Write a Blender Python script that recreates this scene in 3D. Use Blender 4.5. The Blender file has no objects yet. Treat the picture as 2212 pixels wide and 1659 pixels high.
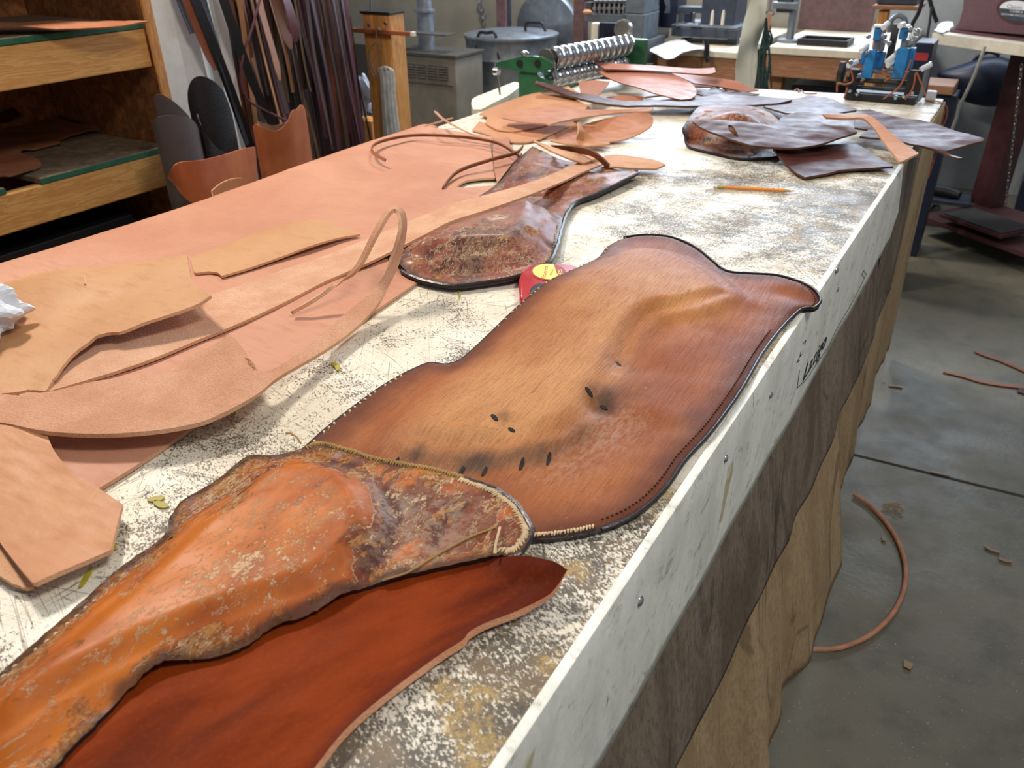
import bpy, bmesh, math, random
import numpy as np
from mathutils import Vector, Matrix
from mathutils.geometry import delaunay_2d_cdt
random.seed(7); rng = np.random.default_rng(7)
scene = bpy.context.scene
COL = scene.collection
CAMZ = 1.40; TT = 0.90            # camera height and table top height, metres

# ------------------------------------------------------------ camera survey
FPX = 1720.; DH = 1000.; RL = 0.0157
_c = np.array([1106., 829.5]); _n = np.array([RL, 1.]); _n /= np.linalg.norm(_n); _e = np.array([_n[1], -_n[0]])
_pt = math.atan(DH/FPX)
_yw = math.atan(((np.array([2313., -192.])-_c)@_e)/math.hypot(FPX, DH))
def ray(x, y):
    v = np.array([x, y])-_c; a = v@_e; b = v@_n
    F = FPX*math.cos(_pt)-b*math.sin(_pt); U = -FPX*math.sin(_pt)-b*math.cos(_pt)
    return np.array([a*math.cos(_yw)-F*math.sin(_yw), a*math.sin(_yw)+F*math.cos(_yw), U])
def atz(x, y, z):                 # point at height z (world)
    d = ray(x, y); t = (z-CAMZ)/d[2]; return Vector((d[0]*t, d[1]*t, z))
def T(x, y, h=0.):                # point h above the table top
    return atz(x, y, TT+h)
def aty(x, y, Y):
    d = ray(x, y); t = Y/d[1]; return Vector((d[0]*t, Y, CAMZ+d[2]*t))
def atx(x, y, X):
    d = ray(x, y); t = X/d[0]; return Vector((X, d[1]*t, CAMZ+d[2]*t))

cam = bpy.data.cameras.new('camera'); camo = bpy.data.objects.new('camera', cam); COL.objects.link(camo)
fw = Vector(ray(*_c)).normalized(); rt = Vector(ray(_c[0]+1, _c[1])-ray(*_c)).normalized(); up = rt.cross(fw).normalized()
camo.matrix_world = Matrix(((rt.x, up.x, -fw.x, 0), (rt.y, up.y, -fw.y, 0), (rt.z, up.z, -fw.z, CAMZ), (0, 0, 0, 1)))
cam.sensor_width = 36; cam.lens = FPX/2212*36; cam.clip_start = .02; cam.clip_end = 60
cam.dof.use_dof = True; cam.dof.focus_distance = 1.05; cam.dof.aperture_fstop = 9
scene.camera = camo
scene.view_settings.view_transform = 'Standard'; scene.view_settings.look = 'None'
scene.view_settings.gamma = 1; scene.view_settings.use_curve_mapping = False

# ------------------------------------------------------------ naming helpers
def tag(o, label=None, cat=None, group=None, kind=None):
    if label: o['label'] = label
    if cat: o['category'] = cat
    if group: o['group'] = group
    if kind: o['kind'] = kind
    return o
def empty(name, loc, label=None, cat=None, group=None):
    o = bpy.data.objects.new(name, None); o.empty_display_size = .05; COL.objects.link(o)
    o.location = loc; return tag(o, label, cat, group)
def link(name, verts, faces, mats, parent=None, midx=None, smooth=True, attrs=None):
    """one mesh object; origin moved to the middle of its underside"""
    v = np.array([tuple(p) for p in verts], float)
    base = np.array([(v[:, 0].min()+v[:, 0].max())/2, (v[:, 1].min()+v[:, 1].max())/2, v[:, 2].min()])
    me = bpy.data.meshes.new(name); me.from_pydata((v-base).tolist(), [], faces); me.update()
    if not isinstance(mats, (list, tuple)): mats = [mats]
    for m in mats: me.materials.append(m)
    if midx is not None: me.polygons.foreach_set('material_index', midx)
    if smooth is True: me.polygons.foreach_set('use_smooth', [True]*len(faces))
    elif smooth is not False: me.polygons.foreach_set('use_smooth', smooth)
    for k, a in (attrs or {}).items():
        at = me.attributes.new(k, 'FLOAT', 'POINT'); at.data.foreach_set('value', np.array(a, float))
    o = bpy.data.objects.new(name, me); COL.objects.link(o)
    pl = Vector((0, 0, 0))
    if parent is not None:
        o.parent = parent
        q = parent
        while q is not None: pl = pl+q.location; q = q.parent
    o.location = Vector(base.tolist())-pl
    return o
class MB:
    """collects simple solids, links them as one mesh object"""
    def __init__(s): s.v = []; s.f = []; s.m = []; s.sm = []
    def add(s, v, f, m=0, sm=False):
        n = len(s.v); s.v += [tuple(p) for p in v]; s.f += [[i+n for i in q] for q in f]; s.m += [m]*len(f); s.sm += [sm]*len(f); return s
    def box(s, a, b, m=0, rot=None, c=None):
        x0, y0, z0 = [min(a[i], b[i]) for i in range(3)]; x1, y1, z1 = [max(a[i], b[i]) for i in range(3)]
        bv = min(.004, .12*min(x1-x0, y1-y0, z1-z0))
        bm = bmesh.new(); bmesh.ops.create_cube(bm, size=1)
        for q in bm.verts: q.co = Vector(((q.co.x+.5)*(x1-x0)+x0, (q.co.y+.5)*(y1-y0)+y0, (q.co.z+.5)*(z1-z0)+z0))
        bmesh.ops.bevel(bm, geom=bm.edges[:], offset=bv, segments=2, affect='EDGES', profile=.5)
        if rot is not None:
            cc = Vector(c) if c is not None else Vector(((x0+x1)/2, (y0+y1)/2, z0))
            R = Matrix.Rotation(rot, 3, 'Z')
            for q in bm.verts: q.co = R@(q.co-cc)+cc
        bm.verts.index_update()
        s.add([q.co[:] for q in bm.verts], [[q.index for q in f.verts] for f in bm.faces], m); bm.free(); return s
    def tube(s, pts, r, m=0, n=8, cap=True, flat=1.):
        pts = [Vector(p) for p in pts]; k = len(pts); rr = r if isinstance(r, (list, tuple)) else [r]*k
        v = []; f = []; pu = None
        for i, p in enumerate(pts):
            t = (pts[min(i+1, k-1)]-pts[max(i-1, 0)]).normalized()
            if pu is None:
                pu = Vector((0, 0, 1)) if abs(t.z) < .9 else Vector((1, 0, 0))
            a = (pu-t*pu.dot(t)); a = a.normalized() if a.length > 1e-6 else t.orthogonal().normalized(); pu = a; b = t.cross(a)
            for j in range(n):
                w = 2*math.pi*j/n; v.append(p+a*math.cos(w)*rr[i]*flat+b*math.sin(w)*rr[i])
        for i in range(k-1):
            for j in range(n): f.append([i*n+j, i*n+(j+1) % n, (i+1)*n+(j+1) % n, (i+1)*n+j])
        if cap: f.append(list(range(n))[::-1]); f.append([(k-1)*n+j for j in range(n)])
        return s.add(v, f, m, True)
    def lathe(s, a, b, prof, m=0, n=28):
        """profile [(t along a-b in metres, radius)]"""
        a = Vector(a); b = Vector(b); t = (b-a).normalized(); u = t.orthogonal().normalized(); w = t.cross(u)
        v = []; f = []
        for (d, r) in prof:
            for j in range(n):
                q = 2*math.pi*j/n; v.append(a+t*d+(u*math.cos(q)+w*math.sin(q))*r)
        for i in range(len(prof)-1):
            for j in range(n): f.append([i*n+j, i*n+(j+1) % n, (i+1)*n+(j+1) % n, (i+1)*n+j])
        f.append(list(range(n))[::-1]); f.append([(len(prof)-1)*n+j for j in range(n)])
        return s.add(v, f, m, True)
    def prism(s, poly, d, m=0):
        """poly: 3D loop, extruded by vector d"""
        n = len(poly); d = Vector(d); v = [Vector(p) for p in poly]; v += [p+d for p in v]
        f = [list(range(n)), list(range(n, 2*n))[::-1]]+[[i, i+n, (i+1) % n+n, (i+1) % n] for i in range(n)]
        return s.add(v, f, m)
    def link(s, name, mats, parent=None):
        o = link(name, s.v, s.f, mats, parent, s.m, s.sm)
        bm = bmesh.new(); bm.from_mesh(o.data); bmesh.ops.recalc_face_normals(bm, faces=bm.faces[:]); 
        for e in bm.edges:
            if len(e.link_faces) == 2 and e.calc_face_angle(0) > .7: e.smooth = False
        bm.to_mesh(o.data); bm.free(); return o

# ------------------------------------------------------------ curves and sheets
def crom(P, closed=True, n=8):
    P = [np.array(p, float) for p in P]; k = len(P); out = []
    segs = range(k) if closed else range(k-1)
    for i in segs:
        g = (lambda j: P[j % k]) if closed else (lambda j: P[min(max(j, 0), k-1)])
        a, b, c, d = g(i-1), g(i), g(i+1), g(i+2)
        if np.linalg.norm(b-c) < 1e-7: continue
        for t in np.arange(n)/n:
            out.append(.5*((2*b)+(-a+c)*t+(2*a-5*b+4*c-d)*t*t+(-a+3*b-3*c+d)*t**3))
    if not closed: out.append(P[-1])
    return np.array(out)
def inpoly(x, y, P):
    r = np.zeros(len(x), bool); n = len(P)
    for i in range(n):
        x1, y1 = P[i][:2]; x2, y2 = P[(i+1) % n][:2]
        if abs(y1-y2) < 1e-12: continue
        c = ((y1 > y) != (y2 > y)) & (x < (x2-x1)*(y-y1)/(y2-y1)+x1); r ^= c
    return r
def dseg(x, y, P, closed=True):
    d = np.full(len(x), 1e9); n = len(P)
    for i in range(n if closed else n-1):
        a = np.array(P[i][:2]); b = np.array(P[(i+1) % n][:2]); ab = b-a; L = ab@ab
        if L < 1e-14: continue
        t = np.clip(((x-a[0])*ab[0]+(y-a[1])*ab[1])/L, 0, 1)
        d = np.minimum(d, np.hypot(x-a[0]-t*ab[0], y-a[1]-t*ab[1]))
    return d
def sstep(x, a, b):
    t = np.clip((x-a)/(b-a), 0, 1); return t*t*(3-2*t)
def tps(cp, x, y):
    cp = np.array(cp, float)
    keep = [0]
    for i in range(1, len(cp)):
        if min(np.hypot(*(cp[i, :2]-cp[j, :2])) for j in keep) > .004: keep.append(i)
    cp = cp[keep]; n = len(cp)
    U = lambda r2: r2*np.log(r2+1e-12)
    A = np.zeros((n+3, n+3)); dx = cp[:, None, 0]-cp[None, :, 0]; dy = cp[:, None, 1]-cp[None, :, 1]
    A[:n, :n] = U(dx*dx+dy*dy)+np.eye(n)*2e-5; A[:n, n] = 1; A[:n, n+1:] = cp[:, :2]; A[n, :n] = 1; A[n+1:, :n] = cp[:, :2].T
    w = np.linalg.solve(A, np.r_[cp[:, 2], 0, 0, 0])
    z = w[n]+w[n+1]*x+w[n+2]*y
    for i in range(n): z = z+w[i]*U((x-cp[i, 0])**2+(y-cp[i, 1])**2)
    return z
def vnoise(x, y, s, seed=0):
    r = np.random.default_rng(seed); z = np.zeros(len(x))
    for k in range(7):
        a = r.uniform(0, 6.28); f = s*r.uniform(.6, 1.6); z += np.sin((x*math.cos(a)+y*math.sin(a))*f+r.uniform(0, 6.28))
    return z/7*1.6
def sheet(name, outline, mats, thick=.004, ctrl=(), relief=(), masks=None, res=.008, smooth=True, parent=None, holes=(), wob=0, bend=None, zmin=None, seg=6, jag=0, post=None, corners=38):
    """leather sheet: outline (px,py,h) or Vector world points; thin plate height, relief functions, real thickness"""
    def W(p): return np.array(p[:]) if isinstance(p, Vector) else np.array(T(*p)[:])
    B = np.array([W(p) for p in outline])
    if smooth:
        if corners:
            q = []; n0 = len(B)
            for i in range(n0):
                u = (B[i]-B[i-1])[:2]; w_ = (B[(i+1) % n0]-B[i])[:2]; q.append(B[i])
                if np.linalg.norm(u) > 1e-6 and np.linalg.norm(w_) > 1e-6:
                    an = abs(math.degrees(math.atan2(u[0]*w_[1]-u[1]*w_[0], u@w_)))
                    if an > corners: q.append(B[i])
            B = np.array(q)
        B = crom(B, True, seg)
    else:
        out = []
        for i in range(len(B)):
            a, b = B[i], B[(i+1) % len(B)]; k = max(1, int(np.linalg.norm(b-a)/(res*1.5)))
            out += [a+(b-a)*t/k for t in range(k)]
        B = np.array(out)
    kp = [0]
    for i in range(1, len(B)):
        if np.hypot(*(B[i, :2]-B[kp[-1], :2])) > res*.35: kp.append(i)
    if np.hypot(*(B[kp[-1], :2]-B[0, :2])) < res*.3: kp.pop()
    B = B[kp]
    if jag: B[:, :2] += rng.normal(0, jag, (len(B), 2))
    cp = [tuple(b) for b in B[::max(1, len(B)//70)]]+[tuple(W(p)) for p in ctrl]
    x0, y0 = B[:, :2].min(0); x1, y1 = B[:, :2].max(0)
    gx, gy = np.meshgrid(np.arange(x0, x1, res), np.arange(y0, y1, res*.866)); gx[1::2] += res/2
    gx = gx.ravel(); gy = gy.ravel(); k = inpoly(gx, gy, B); gx, gy = gx[k], gy[k]
    d = dseg(gx, gy, B); k = d > res*.55; gx, gy = gx[k], gy[k]
    HP = []
    for h in holes:
        hp = crom([W(p) for p in h], True, 4)[:, :2]; HP.append(hp)
        k = ~inpoly(gx, gy, hp) & (dseg(gx, gy, hp) > res*.4); gx, gy = gx[k], gy[k]
    pts = [Vector((a, b)) for a, b in B[:, :2]]; nb = len(pts)
    edges = []; faces = [list(range(nb))]
    for hp in HP:
        s = len(pts); pts += [Vector(p) for p in hp]; edges += [(s+i, s+(i+1) % len(hp)) for i in range(len(hp))]
    pts += [Vector((a, b)) for a, b in zip(gx, gy)]
    vv, _, ff, *_r = delaunay_2d_cdt(pts, edges, faces, 1, 1e-6)
    V = np.array([v[:] for v in vv]); F = np.array([list(f) for f in ff if len(f) == 3])
    for hp in HP:
        c = V[F].mean(1); F = F[~inpoly(c[:, 0], c[:, 1], hp)]
    a, b, c = V[F[:, 0]], V[F[:, 1]], V[F[:, 2]]
    cr = (b[:, 0]-a[:, 0])*(c[:, 1]-a[:, 1])-(b[:, 1]-a[:, 1])*(c[:, 0]-a[:, 0]); F[cr < 0] = F[cr < 0][:, ::-1]
    x, y = V[:, 0], V[:, 1]; ed = dseg(x, y, B)
    z = tps(cp, x, y)
    for r in relief: z = z+r(x, y, ed)
    if wob: z = z+wob*vnoise(x, y, 45, 3)+wob*.5*vnoise(x, y, 110, 5)
    z = np.maximum(z, (TT+thick+.0008) if zmin is None else zmin)
    P = np.c_[x, y, z]
    if post is not None: P = post(P)
    if bend: P = bend(P)
    nrm = np.zeros_like(P); fn = np.cross(P[F[:, 1]]-P[F[:, 0]], P[F[:, 2]]-P[F[:, 0]])
    for i in range(3): np.add.at(nrm, F[:, i], fn)
    nrm /= np.linalg.norm(nrm, axis=1)[:, None]+1e-12
    Q = P-nrm*thick
    if bend is None:
        Q[:, 2] = np.where(P[:, 2]-Q[:, 2] > 0, np.minimum(Q[:, 2], P[:, 2]-.5*thick), Q[:, 2])
    N = len(P); es = {}
    for f in F:
        for i in range(3):
            u, w = int(f[i]), int(f[(i+1) % 3]); es[(u, w)] = 1
    bd = [(u, w) for (u, w) in es if (w, u) not in es]
    fs = F.tolist()+[[int(i)+N for i in f[::-1]] for f in F]+[]
    mi = [0]*len(F)+[2 if len(mats) > 2 else 1]*len(F)
    # side walls use their own vertices so the cut edge shades crisply
    bv = sorted({u for e in bd for u in e}); ix = {u: i for i, u in enumerate(bv)}
    M = len(bv); allv = np.r_[P, Q, P[bv], Q[bv]]
    for (u, w) in bd:
        fs.append([2*N+ix[u], 2*N+M+ix[u], 2*N+M+ix[w], 2*N+ix[w]]); mi.append(1)
    at = {'edge': np.r_[ed, ed, ed[bv], ed[bv]]}
    for k, fn_ in (masks or {}).items():
        q = fn_(x, y, ed); at[k] = np.r_[q, q, q[bv], q[bv]]
    o = link(name, allv, fs, mats, parent, mi, True, at)
    TOPN[o.name] = N
    return o, B
# relief makers
TOPN = {}
def plateau(poly, h, w, hh=.03):
    P = crom([np.array(T(a, b, hh)[:]) for a, b in poly], True, 5)
    def f(x, y, ed):
        d = dseg(x, y, P); i = inpoly(x, y, P); return h*np.where(i, .5+.5*sstep(d, 0, w), .5-.5*sstep(d, 0, w))
    return f
def ridge(line, h, w, hh=.02):
    P = crom([np.array(T(a, b, hh)[:]) for a, b in line], False, 5)
    return lambda x, y, ed: h*np.exp(-(dseg(x, y, P, False)/w)**2)
def blob(pts, hh=.02):
    q = [(T(a, b, hh), r, s) for a, b, r, s in pts]
    def f(x, y, ed):
        z = 0
        for p, r, s in q: z = z+s*np.exp(-((x-p.x)**2+(y-p.y)**2)/r**2)
        return z
    return f
def lines(ls, w, hh=.02):
    P = [crom([np.array(T(a, b, hh)[:]) for a, b in l], False, 5) for l in ls]
    def f(x, y, ed):
        z = 0
        for p in P: z = np.maximum(z, np.exp(-(dseg(x, y, p, False)/w)**2))
        return z
    return f
def ribbon(name, A, Bp, mats, thick=.003, n=8, parent=None, cross=5, sag=0, smooth=True):
    """strip between two edges given as world points"""
    A = np.array([p[:] for p in A]); Bp = np.array([p[:] for p in Bp])
    if smooth: A = crom(A, False, n); Bp = crom(Bp, False, n)
    k = len(A); P = []
    for i in range(k):
        for j in range(cross):
            t = j/(cross-1); p = A[i]*(1-t)+Bp[i]*t; p[2] += sag*4*t*(1-t); P.append(p)
    P = np.array(P); F = []
    for i in range(k-1):
        for j in range(cross-1): a = i*cross+j; F.append([a, a+1, a+1+cross, a+cross])
    nr = np.zeros_like(P)
    for f in F:
        q = np.cross(P[f[1]]-P[f[0]], P[f[3]]-P[f[0]]); 
        for i in f: nr[i] += q
    nr /= np.linalg.norm(nr, axis=1)[:, None]+1e-12
    if nr[:, 2].mean() < 0: F = [f[::-1] for f in F]; nr = -nr
    Q = P-nr*thick; N = len(P); V = np.r_[P, Q]; fs = F+[[i+N for i in f[::-1]] for f in F]; mi = [0]*len(F)+[1]*len(F)
    loop = [j for j in range(cross)]+[i*cross+cross-1 for i in range(1, k)]+[(k-1)*cross+j for j in range(cross-2, -1, -1)]+[i*cross for i in range(k-2, 0, -1)]
    M = len(loop); V = np.r_[V, P[loop], Q[loop]]
    for i in range(M): j = (i+1) % M; fs.append([2*N+i, 2*N+M+i, 2*N+M+j, 2*N+j]); mi.append(1)
    o = link(name, V, fs, mats, parent, mi, True)
    bm = bmesh.new(); bm.from_mesh(o.data); bmesh.ops.recalc_face_normals(bm, faces=bm.faces[:]); bm.to_mesh(o.data); bm.free()
    return o
def strip(name, C, w, mats, thick=.003, n=6, parent=None, roll=0., cross=3):
    """thin strip around a centre line; roll 0 = lying flat"""
    C = crom([np.array(p[:]) for p in C], False, n); A = []; B = []; k = len(C)
    for i in range(k):
        t = C[min(i+1, k-1)]-C[max(i-1, 0)]; t = t/(np.linalg.norm(t)+1e-9)
        s = np.cross(t, [0, 0, 1]); s = s/(np.linalg.norm(s)+1e-9) if np.linalg.norm(s) > 1e-3 else np.array([1., 0, 0]); u = np.cross(s, t)
        r = roll(i/(k-1)) if callable(roll) else roll; q = s*math.cos(r)+u*math.sin(r)
        ww = w(i/(k-1)) if callable(w) else w
        A.append(C[i]-q*ww/2); B.append(C[i]+q*ww/2)
    return ribbon(name, A, B, mats, thick, parent=parent, cross=cross, smooth=False)
# ------------------------------------------------------------ materials
def S(r, g, b):
    f = lambda c: (c/255/12.92) if c/255 <= .04045 else ((c/255+.055)/1.055)**2.4
    return (f(r), f(g), f(b), 1)
class G:
    def __init__(s, name):
        s.m = bpy.data.materials.new(name); s.m.use_nodes = True; s.t = s.m.node_tree; s.n = s.t.nodes; s.l = s.t.links
        s.b = s.n['Principled BSDF']; s.pos = s.n.new('ShaderNodeNewGeometry').outputs['Position']; s.cache = {}
    def sock(s, v, inp):
        if hasattr(v, 'is_output') or isinstance(v, bpy.types.NodeSocket): s.l.new(v, inp)
        else: inp.default_value = v
    def vec(s, sc=(1, 1, 1), rot=0., tilt=0.):
        k = ('v', tuple(sc), rot, tilt)
        if k not in s.cache:
            n0 = s.n.new('ShaderNodeMapping'); s.l.new(s.pos, n0.inputs[0]); n0.inputs['Rotation'].default_value = (tilt, 0, rot)
            n = s.n.new('ShaderNodeMapping'); s.l.new(n0.outputs[0], n.inputs[0]); n.inputs['Scale'].default_value = sc; s.cache[k] = n.outputs[0]
        return s.cache[k]
    def noise(s, scale, detail=4, sc=(1, 1, 1), rot=0., dist=0., rough=.55, tilt=0.):
        n = s.n.new('ShaderNodeTexNoise'); s.l.new(s.vec(sc, rot, tilt), n.inputs['Vector'])
        n.inputs['Scale'].default_value = scale; n.inputs['Detail'].default_value = detail; n.inputs['Distortion'].default_value = dist; n.inputs['Roughness'].default_value = rough
        return n.outputs['Fac']
    def vor(s, scale, feat='DISTANCE_TO_EDGE', sc=(1, 1, 1), rot=0.):
        n = s.n.new('ShaderNodeTexVoronoi'); n.feature = feat; s.l.new(s.vec(sc, rot), n.inputs['Vector']); n.inputs['Scale'].default_value = scale; return n.outputs['Distance']
    def attr(s, a):
        n = s.n.new('ShaderNodeAttribute'); n.attribute_name = a; return n.outputs['Fac']
    def axis(s, i):
        n = s.n.new('ShaderNodeSeparateXYZ'); s.l.new(s.pos, n.inputs[0]); return n.outputs[i]
    def math(s, op, a, b=0., c=None):
        n = s.n.new('ShaderNodeMath'); n.operation = op; s.sock(a, n.inputs[0]); s.sock(b, n.inputs[1])
        if c is not None: s.sock(c, n.inputs[2])
        return n.outputs[0]
    def rng(s, v, a, b, c=0., d=1., lin=False):
        n = s.n.new('ShaderNodeMapRange'); n.interpolation_type = 'LINEAR' if lin else 'SMOOTHSTEP'; s.sock(v, n.inputs[0])
        for i, q in enumerate((a, b, c, d)): n.inputs[i+1].default_value = q
        return n.outputs[0]
    def mix(s, f, a, b):
        n = s.n.new('ShaderNodeMix'); n.data_type = 'RGBA'; s.sock(f, n.inputs[0]); s.sock(a, n.inputs[6]); s.sock(b, n.inputs[7]); return n.outputs[2]
    def mixf(s, f, a, b):
        n = s.n.new('ShaderNodeMix'); n.data_type = 'FLOAT'; s.sock(f, n.inputs[0]); s.sock(a, n.inputs[2]); s.sock(b, n.inputs[3]); return n.outputs[0]
    def out(s, col, rough=.5, bump=None, dist=.001, metal=0., coat=0., spec=.5, crough=.1, sub=0.):
        s.sock(col, s.b.inputs['Base Color']); s.sock(rough, s.b.inputs['Roughness']); s.b.inputs['Metallic'].default_value = metal
        s.sock(coat, s.b.inputs['Coat Weight']); s.b.inputs['Coat Roughness'].default_value = crough; s.b.inputs['Specular IOR Level'].default_value = spec
        if bump is not None:
            n = s.n.new('ShaderNodeBump'); n.inputs['Distance'].default_value = dist; n.inputs['Strength'].default_value = 1; s.sock(bump, n.inputs['Height']); s.l.new(n.outputs[0], s.b.inputs['Normal'])
        return s.m
def simple(name, col, rough=.6, metal=0., var=.12, scale=30, coat=0., bump=.0005, spec=.5, bscale=None):
    g = G(name); n = g.noise(scale, 4)
    c2 = tuple([c*(1-var*2) for c in col[:3]])+(1,)
    c = g.mix(g.rng(n, .35, .65), c2, col)
    return g.out(c, rough, g.noise(bscale or scale*6, 3), bump, metal, coat, spec)
def vegtan(name, c1, c2, c3=None, rough=.55, streak=(1, 4, 1), rot=0., spec=.35):
    """plain russet leather: soft tone drift, faint streaks, pores, scratches"""
    g = G(name); n1 = g.noise(5, 3, dist=.4); n2 = g.noise(22, 5, streak, rot, .3)
    c = g.mix(g.rng(n1, .3, .7), c1, c2)
    c = g.mix(g.math('MULTIPLY', g.rng(n2, .5, .75), .35), c, c3 or tuple(q*.82 for q in c1[:3])+(1,))
    sp = g.rng(g.noise(350, 2), .66, .74); c = g.mix(g.math('MULTIPLY', sp, .18), c, (c1[0]*.55, c1[1]*.5, c1[2]*.45, 1))
    sc = g.rng(g.vor(14, sc=(1, 3.5, 1), rot=.7), 0, .006, 1, 0); c = g.mix(g.math('MULTIPLY', sc, .10), c, S(245, 215, 185))
    b = g.math('ADD', g.math('MULTIPLY', g.noise(260, 3), .35), g.noise(40, 3))
    return g.out(c, g.rng(n2, .3, .7, rough-.07, rough+.1), b, .0006, spec=spec)
def flesh(name, c1, c2):
    g = G(name); n = g.noise(420, 3); n1 = g.noise(18, 4)
    c = g.mix(g.rng(n1, .3, .7), c1, c2); c = g.mix(g.math('MULTIPLY', g.rng(n, .42, .68), .45), c, tuple(q*.62 for q in c1[:3])+(1,))
    return g.out(c, .95, n, .0014, spec=.15)
def wood(name, c1, c2, rot=0., rough=.6, axis='y', knots=True):
    g = G(name); sc = {'y': (6, .5, 6), 'x': (.5, 6, 6), 'z': (6, 6, .5)}[axis]
    n = g.noise(5, 5, sc, rot, 1.2); w = g.math('FRACT', g.math('MULTIPLY', n, 7.)); c = g.mix(g.rng(w, .0, .9), c1, c2)
    f = g.noise(60, 4, sc, rot); c = g.mix(g.math('MULTIPLY', g.rng(f, .45, .7), .35), c, tuple(q*.6 for q in c1[:3])+(1,))
    if knots:
        k = g.rng(g.vor(3.2, 'F1', (1, 1, 1)), .03, .1, 1, 0); c = g.mix(g.math('MULTIPLY', k, .7), c, tuple(q*.35 for q in c1[:3])+(1,))
    return g.out(c, rough, f, .0008)
M = {}
M['tan'] = vegtan('pink_russet_leather', S(198, 142, 114), S(186, 127, 99), S(168, 111, 85))
M['tan2'] = vegtan('honey_russet_leather', S(198, 148, 104), S(184, 132, 88), S(164, 112, 72))
M['tan3'] = vegtan('orange_russet_leather', S(200, 142, 100), S(186, 126, 86), S(166, 108, 72))
M['tan4'] = vegtan('mid_brown_russet_leather', S(184, 122, 88), S(166, 102, 70), S(138, 82, 54))
M['pink'] = vegtan('rosy_russet_leather', S(196, 132, 108), S(178, 112, 90), S(150, 90, 72), rough=.38, spec=.35)
M['cut'] = flesh('raw_cut_edge', S(228, 182, 146), S(208, 158, 122))
M['cutd'] = flesh('brown_cut_edge', S(150, 104, 76), S(120, 82, 60))
M['flesh'] = flesh('rough_flesh_side', S(220, 176, 146), S(204, 154, 124))
M['flesh2'] = flesh('brown_flesh_side', S(212, 162, 132), S(198, 144, 114))
M['dcut'] = flesh('dark_cut_edge', S(112, 80, 58), S(84, 60, 46))

def m_dark():
    g = G('plum_brown_glossy_leather'); n = g.noise(9, 4, dist=.6); c = g.mix(g.rng(n, .3, .7), S(70, 36, 32), S(84, 46, 42))
    b = g.math('ADD', g.noise(18, 3, (1, 3, 1)), g.math('MULTIPLY', g.noise(240, 3), .25))
    return g.out(c, g.rng(g.noise(35, 4), .3, .7, .34, .44), b, .0008, spec=.2)
M['dark'] = m_dark()

def m_table():
    g = G('scarred_cream_cutting_surface'); X = g.axis(0); Y = g.axis(1)
    base = g.mix(g.rng(g.noise(7, 6), .35, .68), S(240, 233, 216), S(222, 211, 188))
    base = g.mix(g.math('MULTIPLY', g.rng(g.noise(3.2, 6, rough=.65), .5, .66), .6), base, S(196, 178, 146))
    # knife scratches: long thin contour lines
    for i, (rot, sc) in enumerate(((.35, 9), (.95, 12), (1.7, 10), (2.4, 14), (2.9, 11))):
        q = g.rng(g.math('ABSOLUTE', g.math('SUBTRACT', g.noise(sc, 1, (.35, 9, 1), rot), .5)), 0, .010, 1, 0)
        base = g.mix(g.math('MULTIPLY', g.math('MULTIPLY', q, g.rng(g.noise(5+i, 3), .40, .52)), .7), base, S(104, 94, 80))
    # ground-in dirt, worst along the worker's side
    w = g.math('ADD', g.rng(X, -.80, -.36), g.math('MULTIPLY', g.rng(X, -1.0, -.6), .12))
    near = g.rng(Y, .25, .85, 1., .42); far = g.math('MULTIPLY', g.rng(Y, 1.2, 1.5), g.rng(Y, 1.9, 2.3, 1, 0))
    amt = g.math('MULTIPLY', w, g.math('ADD', near, g.math('MULTIPLY', far, .35)))
    n = g.math('ADD', g.math('MULTIPLY', g.noise(210, 6, (1, 1.8, 1), .5, .3, .7), .62), g.math('MULTIPLY', g.noise(60, 8, (1, 1.3, 1), -.4, .2, .8), .38)); lo = g.noise(6, 9, dist=.2, rough=.68)
    v = g.math('ADD', g.math('ADD', n, g.math('MULTIPLY', g.math('SUBTRACT', lo, .5), .55)), g.math('MULTIPLY', amt, .125))
    dirt = g.rng(v, .60, .655)
    dcol = g.mix(g.rng(g.noise(22, 6), .42, .58), S(56, 50, 46), S(118, 92, 62))
    c = g.mix(g.math('MULTIPLY', dirt, g.rng(g.math('ADD', lo, g.math('MULTIPLY', amt, .2)), .44, .58, .12, .88)), base, dcol)
    sof = g.rng(g.math('ADD', lo, g.math('MULTIPLY', amt, .16)), .56, .74); c = g.mix(g.math('MULTIPLY', sof, g.rng(n, .40, .56, .0, .4)), c, S(88, 76, 64))
    ye = g.rng(g.math('ADD', g.noise(16, 8, dist=.3, rough=.7), g.math('MULTIPLY', g.rng(X, -.40, -.24), .08)), .62, .68)
    c = g.mix(g.math('MULTIPLY', ye, g.rng(g.noise(120, 6), .4, .6, .15, .75)), c, S(192, 160, 96))
    fr = g.math('FRACT', g.math('DIVIDE', g.math('ADD', Y, .1825), .185))
    se = g.rng(g.math('ABSOLUTE', g.math('SUBTRACT', fr, .5)), .004, .016, 1, 0)
    c = g.mix(g.math('MULTIPLY', se, g.math('MULTIPLY', g.rng(Y, 1.15, 1.5), .55)), c, S(60, 54, 48))
    b = g.math('SUBTRACT', g.math('MULTIPLY', g.noise(90, 6), .5), g.math('MULTIPLY', dirt, .3))
    return g.out(c, g.rng(g.noise(24, 4), .3, .7, .34, .55), b, .0009, spec=.45)
M['table'] = m_table()
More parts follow.
